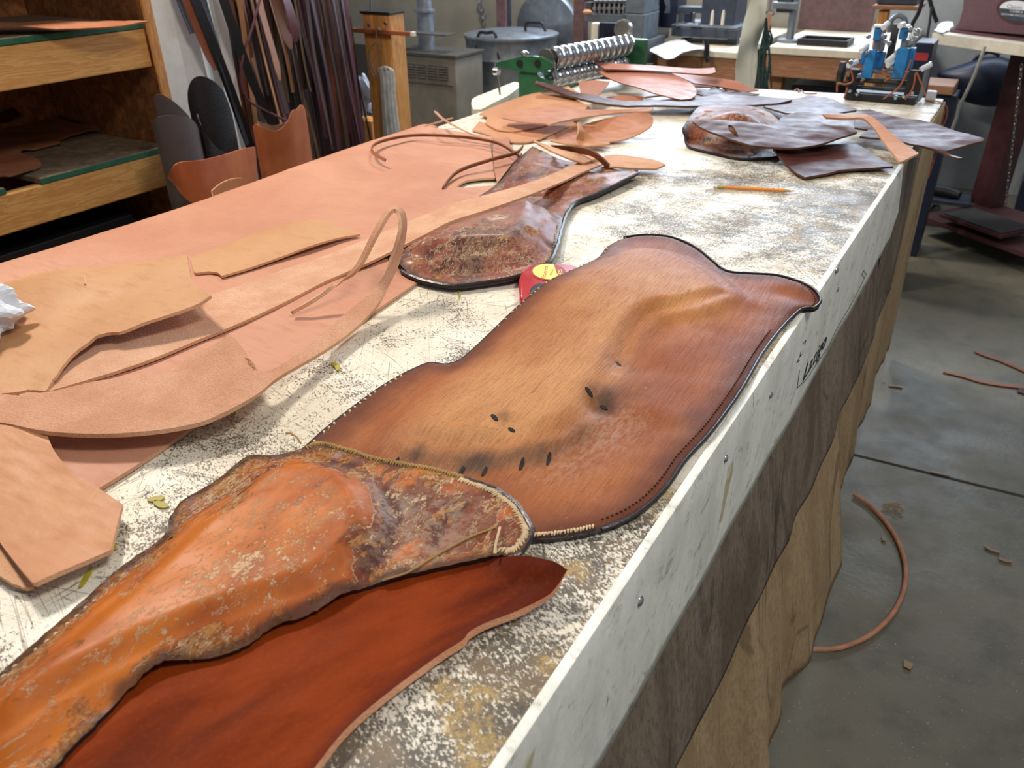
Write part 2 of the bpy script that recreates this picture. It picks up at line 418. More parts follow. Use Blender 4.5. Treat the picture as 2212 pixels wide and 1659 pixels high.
def m_fascia():
    g = G('stained_white_hide_trim'); n = g.noise(9, 9, (1, 1.6, .7), dist=.2, rough=.7)
    c = g.mix(g.rng(n, .35, .7), S(248, 248, 240), S(222, 222, 212))
    c = g.mix(g.math('MULTIPLY', g.rng(g.noise(26, 9, (1, 1, 1.6), .0, .3, .75), .54, .66), .55), c, S(128, 122, 106))
    c = g.mix(g.math('MULTIPLY', g.rng(g.noise(5, 3, dist=1), .66, .7), .7), c, S(176, 160, 96))
    c = g.mix(g.math('MULTIPLY', g.rng(g.noise(36, 6, (1, 2, .35), dist=1.), .68, .72), .8), c, S(74, 64, 50))
    return g.out(c, .5, g.noise(40, 7, (1, 1.5, .8)), .0014)
M['fascia'] = m_fascia()
def m_hide(name, a, b, d, st=(1, 1, .35)):
    g = G(name); n = g.noise(9, 6, st, dist=1.); c = g.mix(g.rng(n, .35, .65), a, b)
    f = g.noise(120, 9, (1, 1, .5), rough=.75); c = g.mix(g.math('MULTIPLY', g.rng(f, .42, .66), .55), c, d)
    c = g.mix(g.math('MULTIPLY', g.rng(g.noise(6, 5, st, dist=2.), .6, .68), .55), c, tuple(q*.5 for q in d[:3])+(1,))
    v = g.rng(g.vor(9, sc=(1, .5, .22)), 0, .02, 1, 0); c = g.mix(g.math('MULTIPLY', g.math('MULTIPLY', v, g.rng(g.noise(5, 3), .5, .6)), .5), c, tuple(q*.45 for q in d[:3])+(1,))
    return g.out(c, .9, f, .002, spec=.2)
M['hide_grey'] = m_hide('grimy_grey_brown_hide', S(142, 128, 112), S(112, 98, 84), S(80, 68, 56))
M['hide_tan'] = m_hide('tan_hide', S(186, 160, 124), S(164, 138, 104), S(132, 108, 78))
def m_floor():
    g = G('worn_grey_concrete'); n = g.noise(1.6, 5, dist=.5); c = g.mix(g.rng(n, .3, .7), S(100, 96, 82), S(122, 116, 99))
    c = g.mix(g.math('MULTIPLY', g.rng(g.noise(9, 6), .45, .7), .45), c, S(70, 70, 60))
    sp = g.rng(g.noise(160, 2), .68, .72); c = g.mix(g.math('MULTIPLY', sp, .5), c, S(190, 186, 168))
    dr = g.rng(g.vor(4.6, 'F1'), .045, .06, 1, 0); c = g.mix(g.math('MULTIPLY', g.math('MULTIPLY', dr, g.rng(g.noise(1.7, 2), .5, .55)), .75), c, S(60, 54, 40))
    return g.out(c, g.rng(g.noise(5, 4), .3, .7, .42, .6), g.noise(60, 4), .001)
M['floor'] = m_floor()
M['gap'] = simple('dirt_filled_joint', S(58, 48, 36), .9)
# old seat leathers ---------------------------------------------------------
def m_flap():
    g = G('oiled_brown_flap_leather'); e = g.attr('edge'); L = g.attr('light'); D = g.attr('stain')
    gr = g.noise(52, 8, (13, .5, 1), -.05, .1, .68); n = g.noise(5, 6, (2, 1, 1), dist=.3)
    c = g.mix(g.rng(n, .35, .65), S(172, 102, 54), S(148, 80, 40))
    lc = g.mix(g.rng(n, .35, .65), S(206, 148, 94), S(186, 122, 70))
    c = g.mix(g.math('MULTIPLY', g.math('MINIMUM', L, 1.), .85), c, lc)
    c = g.mix(g.math('MULTIPLY', g.rng(gr, .44, .64), .27), c, S(110, 54, 26))
    c = g.mix(g.math('MULTIPLY', g.rng(g.noise(330, 6, rough=.8), .5, .62), .3), c, S(86, 42, 22))
    c = g.mix(g.math('MULTIPLY', g.rng(g.noise(24, 7, (7, 1, 1), dist=.2, rough=.7), .56, .66), .3), c, S(90, 46, 26))
    ee = g.math('ADD', e, g.math('MULTIPLY', g.math('SUBTRACT', g.noise(18, 6), .5), .05))
    c = g.mix(g.rng(ee, .004, .055, .82, 0), c, S(84, 36, 20))
    gy = g.math('MULTIPLY', g.attr('grey'), g.rng(g.noise(90, 9, (2.5, 1, 1), rough=.75), .38, .62, .1, 1.))
    c = g.mix(g.rng(gy, .1, 1., 0, .42), c, S(180, 152, 130))
    ds = g.math('MULTIPLY', D, g.rng(g.noise(26, 8, (2, 1, 1), rough=.65), .3, .65, .7, 1.1))
    c = g.mix(g.rng(ds, .2, 1.1, 0, .85), c, S(54, 42, 36))
    hl = g.attr('hole'); c = g.mix(g.rng(hl, .4, .6), c, S(18, 14, 14))  # shade inside the holes painted into the colour
    c = g.mix(g.rng(e, .0022, .006, .9, 0), c, S(44, 34, 38))
    sp = g.rng(g.noise(230, 3), .71, .75); c = g.mix(g.math('MULTIPLY', sp, .4), c, S(226, 190, 152))
    b = g.math('ADD', g.math('MULTIPLY', gr, .8), g.math('ADD', g.math('MULTIPLY', g.noise(220, 3), .3), g.math('MULTIPLY', hl, -2.)))
    return g.out(c, g.rng(gr, .3, .7, .38, .56), b, .0009, spec=.24)
M['flap'] = m_flap()
def m_seat(name, cA, cB, cC, spec_amt=1., wet=.4, sc=1.):
    """varnished, flaking seat leather"""
    g = G(name); e = g.attr('edge'); L = g.attr('light'); D = g.attr('stain')
    st = (2.0, 1, 1); n = g.noise(7*sc, 7, st, 0., .3, .6); c = g.mix(g.rng(n, .38, .62), cA, cB)
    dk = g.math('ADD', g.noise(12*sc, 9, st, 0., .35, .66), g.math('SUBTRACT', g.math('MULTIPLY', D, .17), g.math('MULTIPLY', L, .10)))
    c = g.mix(g.rng(dk, .50, .60, 0, .85), c, cC)
    c = g.mix(g.rng(dk, .68, .73, 0, .7), c, S(58, 30, 30))
    # bare dull leather where the finish is gone, mostly round the margin
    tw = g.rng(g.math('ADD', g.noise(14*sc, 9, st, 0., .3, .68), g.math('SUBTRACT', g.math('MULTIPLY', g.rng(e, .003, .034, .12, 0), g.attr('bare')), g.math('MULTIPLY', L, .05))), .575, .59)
    c = g.mix(g.math('MULTIPLY', tw, .8), c, g.mix(g.rng(g.noise(200, 3), .4, .6), S(132, 84, 44), S(172, 124, 76)))
    # flake rims: thin contour lines
    f1 = g.noise(17*sc, 10, st, 0., .4, .68); rim = g.rng(g.math('ABSOLUTE', g.math('SUBTRACT', f1, .53)), 0, .013, 1, 0)
    rim2 = g.rng(g.math('ABSOLUTE', g.math('SUBTRACT', dk, .57)), 0, .012, 1, 0)
    bits = g.rng(g.math('ADD', g.noise(110*sc, 10, (1.8, 1, 1), 0., .3, .8), g.math('MULTIPLY', g.math('SUBTRACT', g.noise(7, 6), .5), .6)), .555, .60)
    fl = g.math('MINIMUM', g.math('ADD', g.math('MULTIPLY', g.math('MAXIMUM', rim, rim2), g.rng(g.noise(19, 5), .40, .52)), g.math('MULTIPLY', bits, .75*spec_amt)), 1.)
    c = g.mix(g.math('MULTIPLY', fl, .88), c, S(226, 194, 156))
    c = g.mix(g.math('MULTIPLY', g.attr('grey'), g.rng(g.noise(80, 10, rough=.8), .42, .58)), c, S(196, 172, 150))
    c = g.mix(g.rng(g.attr('hole'), .35, .6), c, S(16, 12, 12))  # hole mask paints the dark inside of the holes
    c = g.mix(g.rng(g.math('ADD', e, g.math('MULTIPLY', g.math('SUBTRACT', g.noise(30, 6), .5), .03)), .002, .012, .8, 0), c, S(62, 38, 28))
    dull = g.math('MAXIMUM', fl, tw); rough = g.mixf(dull, g.rng(n, .3, .7, .44, .58), .9)
    b = g.math('ADD', g.math('MULTIPLY', g.noise(9*sc, 7, st, 0., .4), 1.2), g.math('ADD', g.math('ADD', g.math('MULTIPLY', fl, .15), g.math('MULTIPLY', tw, -.2)), g.math('MULTIPLY', g.attr('hole'), -2.)))
    return g.out(c, rough, b, .0014, spec=.22, coat=g.mixf(dull, wet*.15, .0), crough=.25)
M['seat'] = m_seat('varnished_orange_seat_leather', S(192, 106, 28), S(158, 76, 20), S(96, 40, 20))
M['seat2'] = m_seat('varnished_maroon_seat_leather', S(148, 84, 58), S(122, 58, 44), S(74, 34, 32), .3, 1.6)
M['molded'] = m_seat('molded_russet_leather', S(128, 62, 36), S(100, 44, 30), S(64, 30, 28), .15, 1.2)
def m_red():
    g = G('freshly_dyed_red_brown_leather'); e = g.attr('edge')
    n = g.noise(4.5, 4, (2.6, 1, 1), .4, .4); c = g.mix(g.rng(n, .32, .66), S(136, 54, 14), S(86, 28, 7))
    n2 = g.noise(14, 4, (3.0, 1, 1), .45, .3); c = g.mix(g.math('MULTIPLY', g.rng(n2, .46, .74), .4), c, S(80, 26, 14))
    c = g.mix(g.math('MULTIPLY', g.rng(g.noise(260, 4), .5, .7), .05), c, S(200, 110, 60))
    c = g.mix(g.rng(e, .0, .012, .6, 0), c, S(84, 30, 18))
    return g.out(c, g.rng(n2, .3, .7, .55, .68), g.math('ADD', n2, g.math('MULTIPLY', g.noise(300, 2), .15)), .0010, spec=.06)
M['red'] = m_red()
M['redcut'] = flesh('pale_pink_cut_edge', S(244, 184, 146), S(230, 160, 122))
M['blackedge'] = simple('black_waxed_edge', S(40, 34, 38), .32, bump=.0006)
M['thread'] = simple('waxed_cream_thread', S(226, 200, 160), .8)
M['threado'] = simple('old_tan_thread', S(176, 140, 84), .8)
M['holeshade'] = simple('dark_hole_shade', S(20, 14, 14), .8)  # near black for the shade inside slots and stitch holes
# room things
M['pine'] = wood('yellow_pine', S(232, 178, 104), S(214, 150, 78))
M['pinez'] = wood('orange_pine_upright', S(222, 162, 92), S(196, 130, 66), axis='z')
M['pinex'] = wood('bench_pine', S(176, 128, 92), S(150, 104, 74), axis='x')
def m_osb(name, a, b, c_):
    g = G(name); v = g.n.new('ShaderNodeTexVoronoi'); g.l.new(g.vec((1, 1, 1), .4), v.inputs[0]); v.inputs['Scale'].default_value = 26
    c = g.mix(g.rng(g.noise(26, 5, dist=1.6), .35, .65), a, b); c = g.mix(g.math('MULTIPLY', g.rng(v.outputs['Color'], .1, .6), .4), c, c_)
    return g.out(c, .8, g.noise(60, 4), .001)
M['osb'] = m_osb('orange_strand_board', S(176, 112, 58), S(132, 78, 38), S(96, 54, 28))
M['osbg'] = m_osb('dusty_strand_board', S(150, 126, 98), S(120, 98, 74), S(84, 68, 52))
M['green'] = simple('green_edge_paint', S(44, 104, 78), .7)
M['wall'] = simple('smudged_plaster', S(150, 146, 134), .85, scale=3)
M['wallp'] = simple('white_partition_paint', S(206, 204, 200), .8, scale=4)
M['wallw'] = simple('pale_block_paint', S(168, 174, 178), .85, scale=3)
M['black'] = simple('matt_black', S(26, 26, 30), .5)
M['blackleather'] = simple('black_leather', S(24, 24, 28), .45, bump=.001)
M['greybrown'] = simple('grey_brown_leather', S(84, 72, 68), .6, scale=12)
M['rust'] = vegtan('rust_leather', S(186, 106, 62), S(160, 82, 44), rough=.5)
M['white'] = simple('white_leather', S(250, 248, 242), .5, var=.03)
M['steel'] = simple('polished_steel', S(205, 208, 212), .22, 1., .05)
M['galv'] = simple('galvanised_sheet', S(150, 158, 168), .42, .75, .12, 20)
M['gmachine'] = simple('green_machine_enamel', S(44, 100, 66), .35)
M['greym'] = simple('grey_machine_enamel', S(104, 114, 122), .45)
M['greyd'] = simple('dark_slate_enamel', S(58, 66, 80), .45)
M['navy'] = simple('navy_enamel', S(32, 40, 62), .4)
M['heater'] = simple('taupe_heater_enamel', S(128, 122, 110), .5, scale=8)
M['heaterd'] = simple('heater_vent_dark', S(74, 70, 66), .6)
M['blue'] = simple('bright_blue_enamel', S(46, 128, 190), .32)
M['maroon'] = simple('hammered_maroon_enamel', S(96, 54, 60), .42, scale=120, bump=.0015)
M['maroond'] = simple('maroon_stand_enamel', S(78, 42, 44), .5)
M['treadle'] = simple('grip_black_rubber', S(56, 54, 56), .8, bump=.002)
M['paper'] = simple('off_white_paper', S(214, 218, 226), .8, var=.04)
M['cream'] = simple('cream_board', S(228, 220, 200), .6, var=.06)
M['hidewhite'] = simple('pale_rawhide', S(222, 222, 206), .55, var=.06, scale=8)
M['purple'] = simple('purple_brown_board', S(104, 78, 80), .6)
M['rope'] = simple('grey_rawhide_lace', S(206, 208, 204), .7)
M['grope'] = simple('dark_green_cord', S(40, 72, 70), .7)
M['cord'] = simple('pale_grey_cable', S(176, 174, 164), .5)
M['tapered'] = simple('red_tape_case', S(190, 30, 40), .3, var=.05, coat=.4)
M['tapey'] = simple('yellow_tape_label', S(250, 214, 40), .4, var=.02)
M['taperd'] = simple('dark_red_print', S(150, 26, 24), .5, var=.02)
M['grip'] = simple('black_rubber_grip', S(30, 44, 50), .4)
M['yellow'] = simple('orange_yellow_paint', S(248, 150, 40), .35, var=.03)
M['ferrule'] = simple('brass_ferrule', S(206, 186, 110), .35, .8)
M['pencilwood'] = simple('sharpened_cedar', S(214, 178, 128), .7)
M['graphite'] = simple('graphite', S(60, 60, 64), .4)
M['strapcord'] = simple('natural_latigo_cord', S(196, 136, 104), .5)
M['ink'] = simple('black_ink', S(34, 36, 44), .6)
M['redlabel'] = simple('red_box_print', S(190, 60, 66), .6)
M['sign'] = simple('white_plate', S(225, 228, 232), .4, var=.02)
# ------------------------------------------------------------ floor, walls
def flat(name, a, b, m, kind='structure'):
    o = MB().box(a, b).link(name, m); o['kind'] = kind; return o
WY = 5.35
flat('floor', (-6.5, -2.2, -.1), (3.2, WY, 0), M['floor'])
flat('wall_back', (-6.5, WY, 0), (3.2, WY+.12, 3.0), M['wall'])
g1 = atz(1875, 990, 0); g2 = atz(2212, 1073, 0)
dv = (g2-g1).normalized(); nv = Vector((-dv.y, dv.x, 0))*.006
a_ = g1-dv*1.2; b_ = g2+dv*1.5
MB().prism([a_-nv+Vector((0, 0, .0002)), b_-nv+Vector((0, 0, .0002)), b_+nv+Vector((0, 0, .0002)), a_+nv+Vector((0, 0, .0002))], (0, 0, .0006)).link('trim_1', M['gap'])['kind'] = 'structure'

# ------------------------------------------------------------ work table
XR = -.190; XL = -1.385; YN = -.75; YF = 2.86
tb = empty('cutting_table', ((XR+XL)/2, 1., 0), 'long cream leather cutting table with scarred dirty top and white hide edge', 'table')
mb = MB(); mb.box((XL, YN, .86), (XR, YF-.10, TT)); mb.link('tabletop', M['table'], tb)
mb = MB(); mb.prism([(XL+.0, YF-.099, .86), (XR, YF-.099, .86), (XR-.005, 2.925, .86), (-1.0, 2.80, .86), (XL+.0, 2.765, .86)], (0, 0, .0398)); mb.link('tabletop_end', M['table'], tb)
for x in (XL+.12, XR-.16):
    for y in (YN+.15, 1.1, 2.55): MB().box((x-.045, y-.045, 0), (x+.045, y+.045, .858)).link('leg', M['pinez'], tb)
# white hide trim folded over the long edge
def wavy(x, y, z, s): return s*(math.sin(y*9)+.6*math.sin(y*23+z*9)+.4*math.sin(y*41-z*30))
fv = []; ff = []; ny, nz = 120, 12
for i in range(ny+1):
    y0_ = YN+(2.05-YN)*i/ny; y = y0_
    low = .697-(.004*math.sin(y*13)+.003*math.sin(y*31))
    for j in range(nz+1):
        t = j/nz
        if j == 0: p = (XR-.004, y, TT+.0012)
        elif j == 1: p = (XR+.003, y, TT-.001)
        else:
            z = TT-.001-(TT-low)*(j-1)/(nz-1); y = YN+(2.03+(TT-z)*.9-YN)*i/ny; p = (XR+.0045+abs(wavy(0, y, z, .0006)), y, z)
        fv.append(p)
for i in range(ny):
    for j in range(nz): a = i*(nz+1)+j; ff.append([a, a+nz+1, a+nz+2, a+1])
fas = link('edge_trim', fv, ff, M['fascia'], tb)
bm = bmesh.new(); bm.from_mesh(fas.data)
for e_ in bm.edges:
    if len(e_.link_faces) == 2 and e_.calc_face_angle(0) > .5: e_.smooth = False
bm.to_mesh(fas.data); bm.free()
md = fas.modifiers.new('thick', 'SOLIDIFY'); md.thickness = .0025; md.offset = -1
for (px, py) in ((1380, 1298), (1565, 990), (1662, 853), (1807, 625), (1806, 584)):
    p = atx(px, py, XR+.006); k = MB(); r = .0055 if px != 1380 else .006
    k.lathe((XR+.0055, p.y, p.z), (XR+.02, p.y, p.z), [(0, r), (.002, r*.95), (.004, r*.6), (.0046, .0004)], n=14); k.link('tack', M['steel'], fas)
# handwriting on the trim
def ink(pts, r=.0005): 
    w = [atx(a, b, XR+.0082) for a, b in pts]; MB_ink.tube(w, r, n=5)
MB_ink = MB()
cu = bpy.data.curves.new('writing', 'FONT'); cu.body = 'Latigo'; cu.size = .062; cu.extrude = .0004; cu.shear = .15
to = bpy.data.objects.new('writing', cu); COL.objects.link(to)
dg = bpy.context.evaluated_depsgraph_get(); me = bpy.data.meshes.new_from_object(to.evaluated_get(dg)); bpy.data.objects.remove(to)
pa = atx(1722, 838, XR+.0075); 
p0 = atx(1733, 826, XR+.0082); p1 = atx(1783, 745, XR+.0082); L0 = max(v.co.x for v in me.vertices)
yy = (p1-p0); sc_ = yy.length/L0
vs = [Vector((XR+.0082+v.co.z, p0.y+yy.y/L0*v.co.x-(yy.z/L0)*v.co.y*.48, p0.z+yy.z/L0*v.co.x+yy.y/L0*v.co.y*.6)) for v in me.vertices]
link('lettering', vs, [list(p.vertices) for p in me.polygons], M['ink'], fas, smooth=False)
ink([(1722, 838), (1727, 800), (1722, 838), (1740, 822), (1790, 748), (1805, 715), (1840, 655), (1868, 600)])
ink([(1727, 772), (1722, 783), (1728, 778)]); ink([(1730, 760), (1728, 770), (1734, 765)]); ink([(1735, 742), (1741, 735), (1738, 746)]); ink([(1866, 585), (1862, 592), (1868, 600), (1872, 592), (1866, 585)])
MB_ink.link('handwriting', M['ink'], fas)

# hides hanging below the trim
def hang(name, prof, y0, y1, mat, label, wav, nz=26, hem=None, thick=.003, res=.02, topz=.698):
    """prof(t,y)->(x,z): hanging sheet with vertical folds"""
    V = []; F = []; n = int((y1-y0)/res)
    for i in range(n+1):
        y = y0+(y1-y0)*i/n
        for j in range(nz+1):
            x, z = prof(j/nz, y); V.append((x, y+wav*math.sin(z*7+y*3)*.3, z))
    for i in range(n):
        for j in range(nz): a = i*(nz+1)+j; F.append([a, a+nz+1, a+nz+2, a+1])
    o = link(name, V, F, mat); md = o.modifiers.new('t', 'SOLIDIFY'); md.thickness = thick; md.offset = 0
    return tag(o, label, 'hide')
def fold(y, t, a, s=0): return a*t*(.55+.45*math.sin(y*5.1+1+s))*(.5+.5*math.sin(y*17+t*1.6+s)+.3*math.sin(y*37+2*t+s))
def pA(t, y):
    z0 = .712; zl = .455+.02*math.sin(y*4)+.012*math.sin(y*13); z = z0+(zl-z0)*t
    return XR-.002+.034*t+fold(y, t, .008), z
def pB(t, y):
    zl = hemB(y); z = .62+(zl-.62)*t
    return XR-.012+(.070+.03*sst(y, .9, 1.5))*t*sst(y, 2.6, 1.7)+.016*t+fold(y, t, .036, 2), z
def sst(x, a, b):
    q = min(1, max(0, (x-a)/(b-a))); return q*q*(3-2*q)
def hemB(y):
    h = .045+.02*math.sin(y*7)
    return h+.06*max(0, math.sin(y*2.3+.4))**3
def pC(t, y):
    z = .60+(.10-.60)*t
    return XR-.012+.012*t+fold(y, t, .012, 4), z
hang('hanging_hide', pA, -.6, 2.0, M['hide_grey'], 'grimy grey brown hide hanging directly under the white table trim', .01)
def pE(t, y): return XR+.0032+.006*t+fold(y, t, .006, 1), .896+(.42+.02*math.sin(y*11)-.896)*t
def pF(t, y): return XR+.0032+.012*t+fold(y, t, .010, 5), .896+(.06+.03*math.sin(y*8)-.896)*t
hang('hanging_hide', pE, 2.005, 2.44, M['hide_grey'], 'grey brown hide hanging from the table top edge just past the white trim', .0)
hang('hanging_hide', pF, 2.45, 2.90, M['hide_tan'], 'tan hide hanging at the far right corner of the table', .0)
hang('hanging_hide', pB, -.6, 1.66, M['hide_tan'], 'tan hide reaching to the floor along the near table side', .01)
def pD(t, y): return XR-.010+.040*t+fold(y, t, .016, 3), .70+(.05+.02*math.sin(y*9)-.70)*t
hang('hanging_hide', pD, 1.67, 2.44, M['hide_tan'], 'tan hide reaching to the floor beside the far end of the white trim', .0)

# ------------------------------------------------------------ big russet side draped over the left edge
XB, RB = -1.375, .042
def drape(P):
    P = P.copy(); s = XB-P[:, 0]; k = s > 0; th = np.minimum(s, RB*math.pi/2)/RB
    ex = np.maximum(s-RB*math.pi/2, 0)
    nx = XB-RB*np.sin(th); nz = P[:, 2]-RB*(1-np.cos(th))-ex
    P[:, 0] = np.where(k, nx-.03*ex, P[:, 0]); P[:, 2] = np.where(k, nz, P[:, 2]); return P
V3 = lambda x, y, h: Vector((x, y, TT+h))
big = [(210, 1056, .006), (300, 1001, .006), (468, 887, .006), (640, 781, .006), (807, 673, .006), (911, 602, .006), (911, 602, .006), (890, 575, .006), (960, 500, .006), (1005, 452, .006), (1073, 400, .006), (1073, 400, .006),
       (1040, 405, .006), (1000, 409, .006), (985, 406, .006), (1006, 394, .006), (1035, 389, .006), (1070, 387, .006), (1070, 387, .006), (1064, 350, .006), (1060, 318, .006), (1063, 298, .006), (1063, 298, .006), (1000, 288, .006), (930, 284, .007),
       V3(-1.33, 1.80, .008), V3(-1.375, 1.80, .008), V3(-1.50, 1.78, .008), V3(-1.62, 1.72, .008), V3(-1.66, 1.5, .008), V3(-1.68, 1.0, .008), V3(-1.66, .4, .008), V3(-1.66, -.1, .008), V3(-1.4, -.25, .006), V3(-1.1, -.1, .006),
       (-160, 1180, .006), (0, 1110, .006), (90, 1080, .006), (210, 1056, .006)]
o, _ = sheet('leather_hide', big, [M['tan'], M['cut'], M['flesh']], .0045, res=.016, bend=drape, zmin=TT+.0055, wob=.0006,
    relief=[lambda x, y, e: .010*np.exp(-((x+1.36)/.09)**2)*(1+.4*np.sin(y*5))+.003*np.sin(x*9+y*3)**2*(x < -.8)], seg=6)
tag(o, 'huge flat pink tan leather side draped over the left table edge', 'leather')
def surf(o):
    n = len(o.data.vertices); a = np.empty(n*3); o.data.vertices.foreach_get('co', a); a = a.reshape(-1, 3)+np.array(o.matrix_basis.translation[:])
    par = o.parent
    while par is not None: a = a+np.array(par.location[:]); par = par.parent
    a = a[:TOPN.get(o.name, len(a))]
    def f(x, y):
        d = (a[:, 0]-x)**2+(a[:, 1]-y)**2; k = np.argsort(d)[:4]; w_ = 1/(d[k]+1e-7); return float((a[k, 2]*w_).sum()/w_.sum())
    return f
def near_i(B, px, py, h=.01):
    p = T(px, py, h); return int(np.argmin((B[:, 0]-p.x)**2+(B[:, 1]-p.y)**2))
def along(B, i0, i1, step, inset):
    """positions along the outline from i0 to i1 (forward), inset inwards"""
    n = len(B); idx = []; i = i0
    while True:
        idx.append(i)
        if i == i1: break
        i = (i+1) % n
    P = B[idx]; d = np.r_[0, np.cumsum(np.linalg.norm(np.diff(P[:, :2], axis=0), axis=1))]; k = max(2, int(d[-1]/step))
    area = .5*np.sum(B[:, 0]*np.roll(B[:, 1], -1)-np.roll(B[:, 0], -1)*B[:, 1]); sg = 1 if area > 0 else -1
    out = []
    for s in np.linspace(0, d[-1], k):
        x = np.interp(s, d, P[:, 0]); y = np.interp(s, d, P[:, 1]); x2 = np.interp(s+.004, d, P[:, 0]); y2 = np.interp(s+.004, d, P[:, 1]); x1 = np.interp(s-.004, d, P[:, 0]); y1 = np.interp(s-.004, d, P[:, 1])
        t = np.array([x2-x1, y2-y1]); t /= np.linalg.norm(t)+1e-9; nn = np.array([-t[1], t[0]])*sg
        out.append((x+nn[0]*inset, y+nn[1]*inset, t))
    return out
def beads(name, o, B, i0, i1, step, inset, L, r, mat, parent, across=True, jit=.2, lift=.0004, cross_ang=.5, skip=0.):
    f = surf(o); mb = MB()
    for (x, y, t) in along(B, i0, i1, step, inset):
        if random.random() < skip: continue
        z = f(x, y)+lift; a = math.atan2(t[1], t[0])+(math.pi/2-cross_ang if across else 0)+random.gauss(0, jit)
        l = L*random.uniform(.8, 1.2)/2; dx, dy = math.cos(a)*l, math.sin(a)*l
        mb.tube([(x-dx, y-dy, z-r*.5), (x-dx*.4, y-dy*.4, z+r*.5), (x+dx*.4, y+dy*.4, z+r*.5), (x+dx, y+dy, z-r*.5)], [r*.5, r, r, r*.5], n=6)
    ob = mb.link(name, mat, parent); ob['kind'] = 'stuff'; return ob
def edging(name, B, mat, parent, r=.0035, i0=None, i1=None, dz=-.002):
    P = B if i0 is None else np.array([B[(i0+k) % len(B)] for k in range(((i1-i0) % len(B))+1)])
    pts = [Vector((p[0], p[1], max(p[2]+dz, TT+r+.0004))) for p in P]
    if i0 is None: pts.append(pts[0])
    return MB().tube(pts, r, n=7, cap=i0 is not None).link(name, mat, parent)

# ---- back flap (old maroon seat leather under the long strap)
fb = [(838, 548, .012), (842, 560, .012), (868, 583, .012), (895, 598, .012), (930, 609, .012), (975, 616, .012), (1010, 614, .012), (1060, 607, .012), (1110, 598, .014), (1160, 580, .016), (1190, 560, .016), (1203, 530, .014), (1212, 495, .012), (1225, 460, .012), (1245, 436, .012),
      (1285, 420, .014), (1320, 403, .016), (1355, 385, .018), (1379, 372, .018), (1374, 367, .018), (1345, 369, .015), (1320, 363, .012), (1270, 352, .012), (1215, 345, .014), (1170, 325, .018), (1150, 316, .018), (1150, 316, .018), (1130, 333, .016), (1110, 352, .014), (1092, 380, .014), (1070, 400, .013), (1040, 420, .012), (1000, 448, .012), (950, 480, .012), (900, 505, .012), (850, 528, .012)]
fo, fB = sheet('old_seat_leather', fb, [M['seat2'], M['blackedge']], .0045, res=.006, corners=60, zmin=TT+.0115, jag=.0004,
    relief=[plateau([(880, 540), (930, 508), (1010, 480), (1080, 456), (1140, 440), (1175, 455), (1170, 490), (1150, 525), (1110, 545), (1040, 550), (950, 556), (895, 556)], .038, .035), plateau([(1130, 345), (1200, 350), (1280, 362), (1290, 390), (1230, 400), (1150, 400), (1110, 390)], .012, .03),
            ridge([(880, 562), (960, 575), (1060, 572), (1140, 556), (1180, 530)], -.004, .012)], wob=.0012,
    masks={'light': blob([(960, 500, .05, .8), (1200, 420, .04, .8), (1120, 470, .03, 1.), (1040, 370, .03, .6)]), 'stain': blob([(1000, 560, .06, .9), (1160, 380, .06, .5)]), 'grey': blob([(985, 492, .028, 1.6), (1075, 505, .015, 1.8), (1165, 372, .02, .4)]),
           'hole': lines([[(905+i*18, 561+2*math.sin(i))]*2 for i in range(9)], .0025, .03)})
tag(fo, 'old maroon brown seat leather with flaking varnish lying under the long strap', 'leather')
a, b = near_i(fB, 1060, 607), near_i(fB, 1212, 495)
beads('stitching', fo, fB, a, b, .0075, .006, .0035, .0011, M['thread'], fo)
a, b = near_i(fB, 870, 583), near_i(fB, 1374, 372); edging('bound_edge', fB, M['blackedge'], fo, .0042, a, b)

# ---- tape measure, partly under the big flap
tc = T(1172, 640, .0); q0 = T(1121, 640, .03); q1 = T(1240, 572, .03)
tm = empty('tape_measure', (tc.x, tc.y, TT+.001), 'red tape measure with yellow oval label peeking out behind the brown flap', 'tape measure')
tp = [(1122, 632), (1121, 600), (1132, 580), (1150, 571), (1180, 569), (1215, 569), (1245, 573), (1262, 590), (1255, 620), (1215, 640), (1170, 652), (1140, 653), (1124, 645)]
tpo = crom([np.array(T(a, b, .022)[:]) for a, b in tp], True, 5)
def slab(loop, z0, z1, bev):
    mb = MB(); c = loop[:, :2].mean(0); V = []; F = []; n = len(loop)
    for z, s in ((z0, -bev), (z0+bev, 0), (z1-bev, 0), (z1-bev*.4, -bev*.45), (z1, -bev)):
        for p in loop:
            d = p[:2]-c; L = np.linalg.norm(d); q = c+d*(1+s/L); V.append((q[0], q[1], z))
    for k in range(4):
        for i in range(n): F.append([k*n+i, k*n+(i+1) % n, (k+1)*n+(i+1) % n, (k+1)*n+i])
    F.append(list(range(n))[::-1]); F.append([4*n+i for i in range(n)]); mb.add(V, F, 0, True); return mb
slab(tpo, TT+.001, TT+.022, .004).link('case', M['tapered'], tm)
def disc(px, py, ax, ay, h, z, m, name, par, n=40, half=None):
    c = T(px, py, h); u = T(px+ax[0], py+ax[1], h)-c; w = T(px+ay[0], py+ay[1], h)-c; P = []
    for i in range(n):
        a = 2*math.pi*i/n
        if half is not None and math.cos(a) < half: continue
        P.append(c+u*math.cos(a)+w*math.sin(a))
    P = [Vector((p.x, p.y, TT+z)) for p in P]; return MB().prism(P, (0, 0, .0006)).link(name, m, par)
lb = disc(1185, 588, (37, -1), (-5, -18), .022, .0221, M['taperd'], 'label', tm)
disc(1185, 588, (34, -1), (-4.5, -16), .022, .0228, M['tapey'], 'label_field', lb)
disc(1187, 588, (32, -1), (-4.5, -15), .022, .0235, M['taperd'], 'label_end', lb, half=.42)
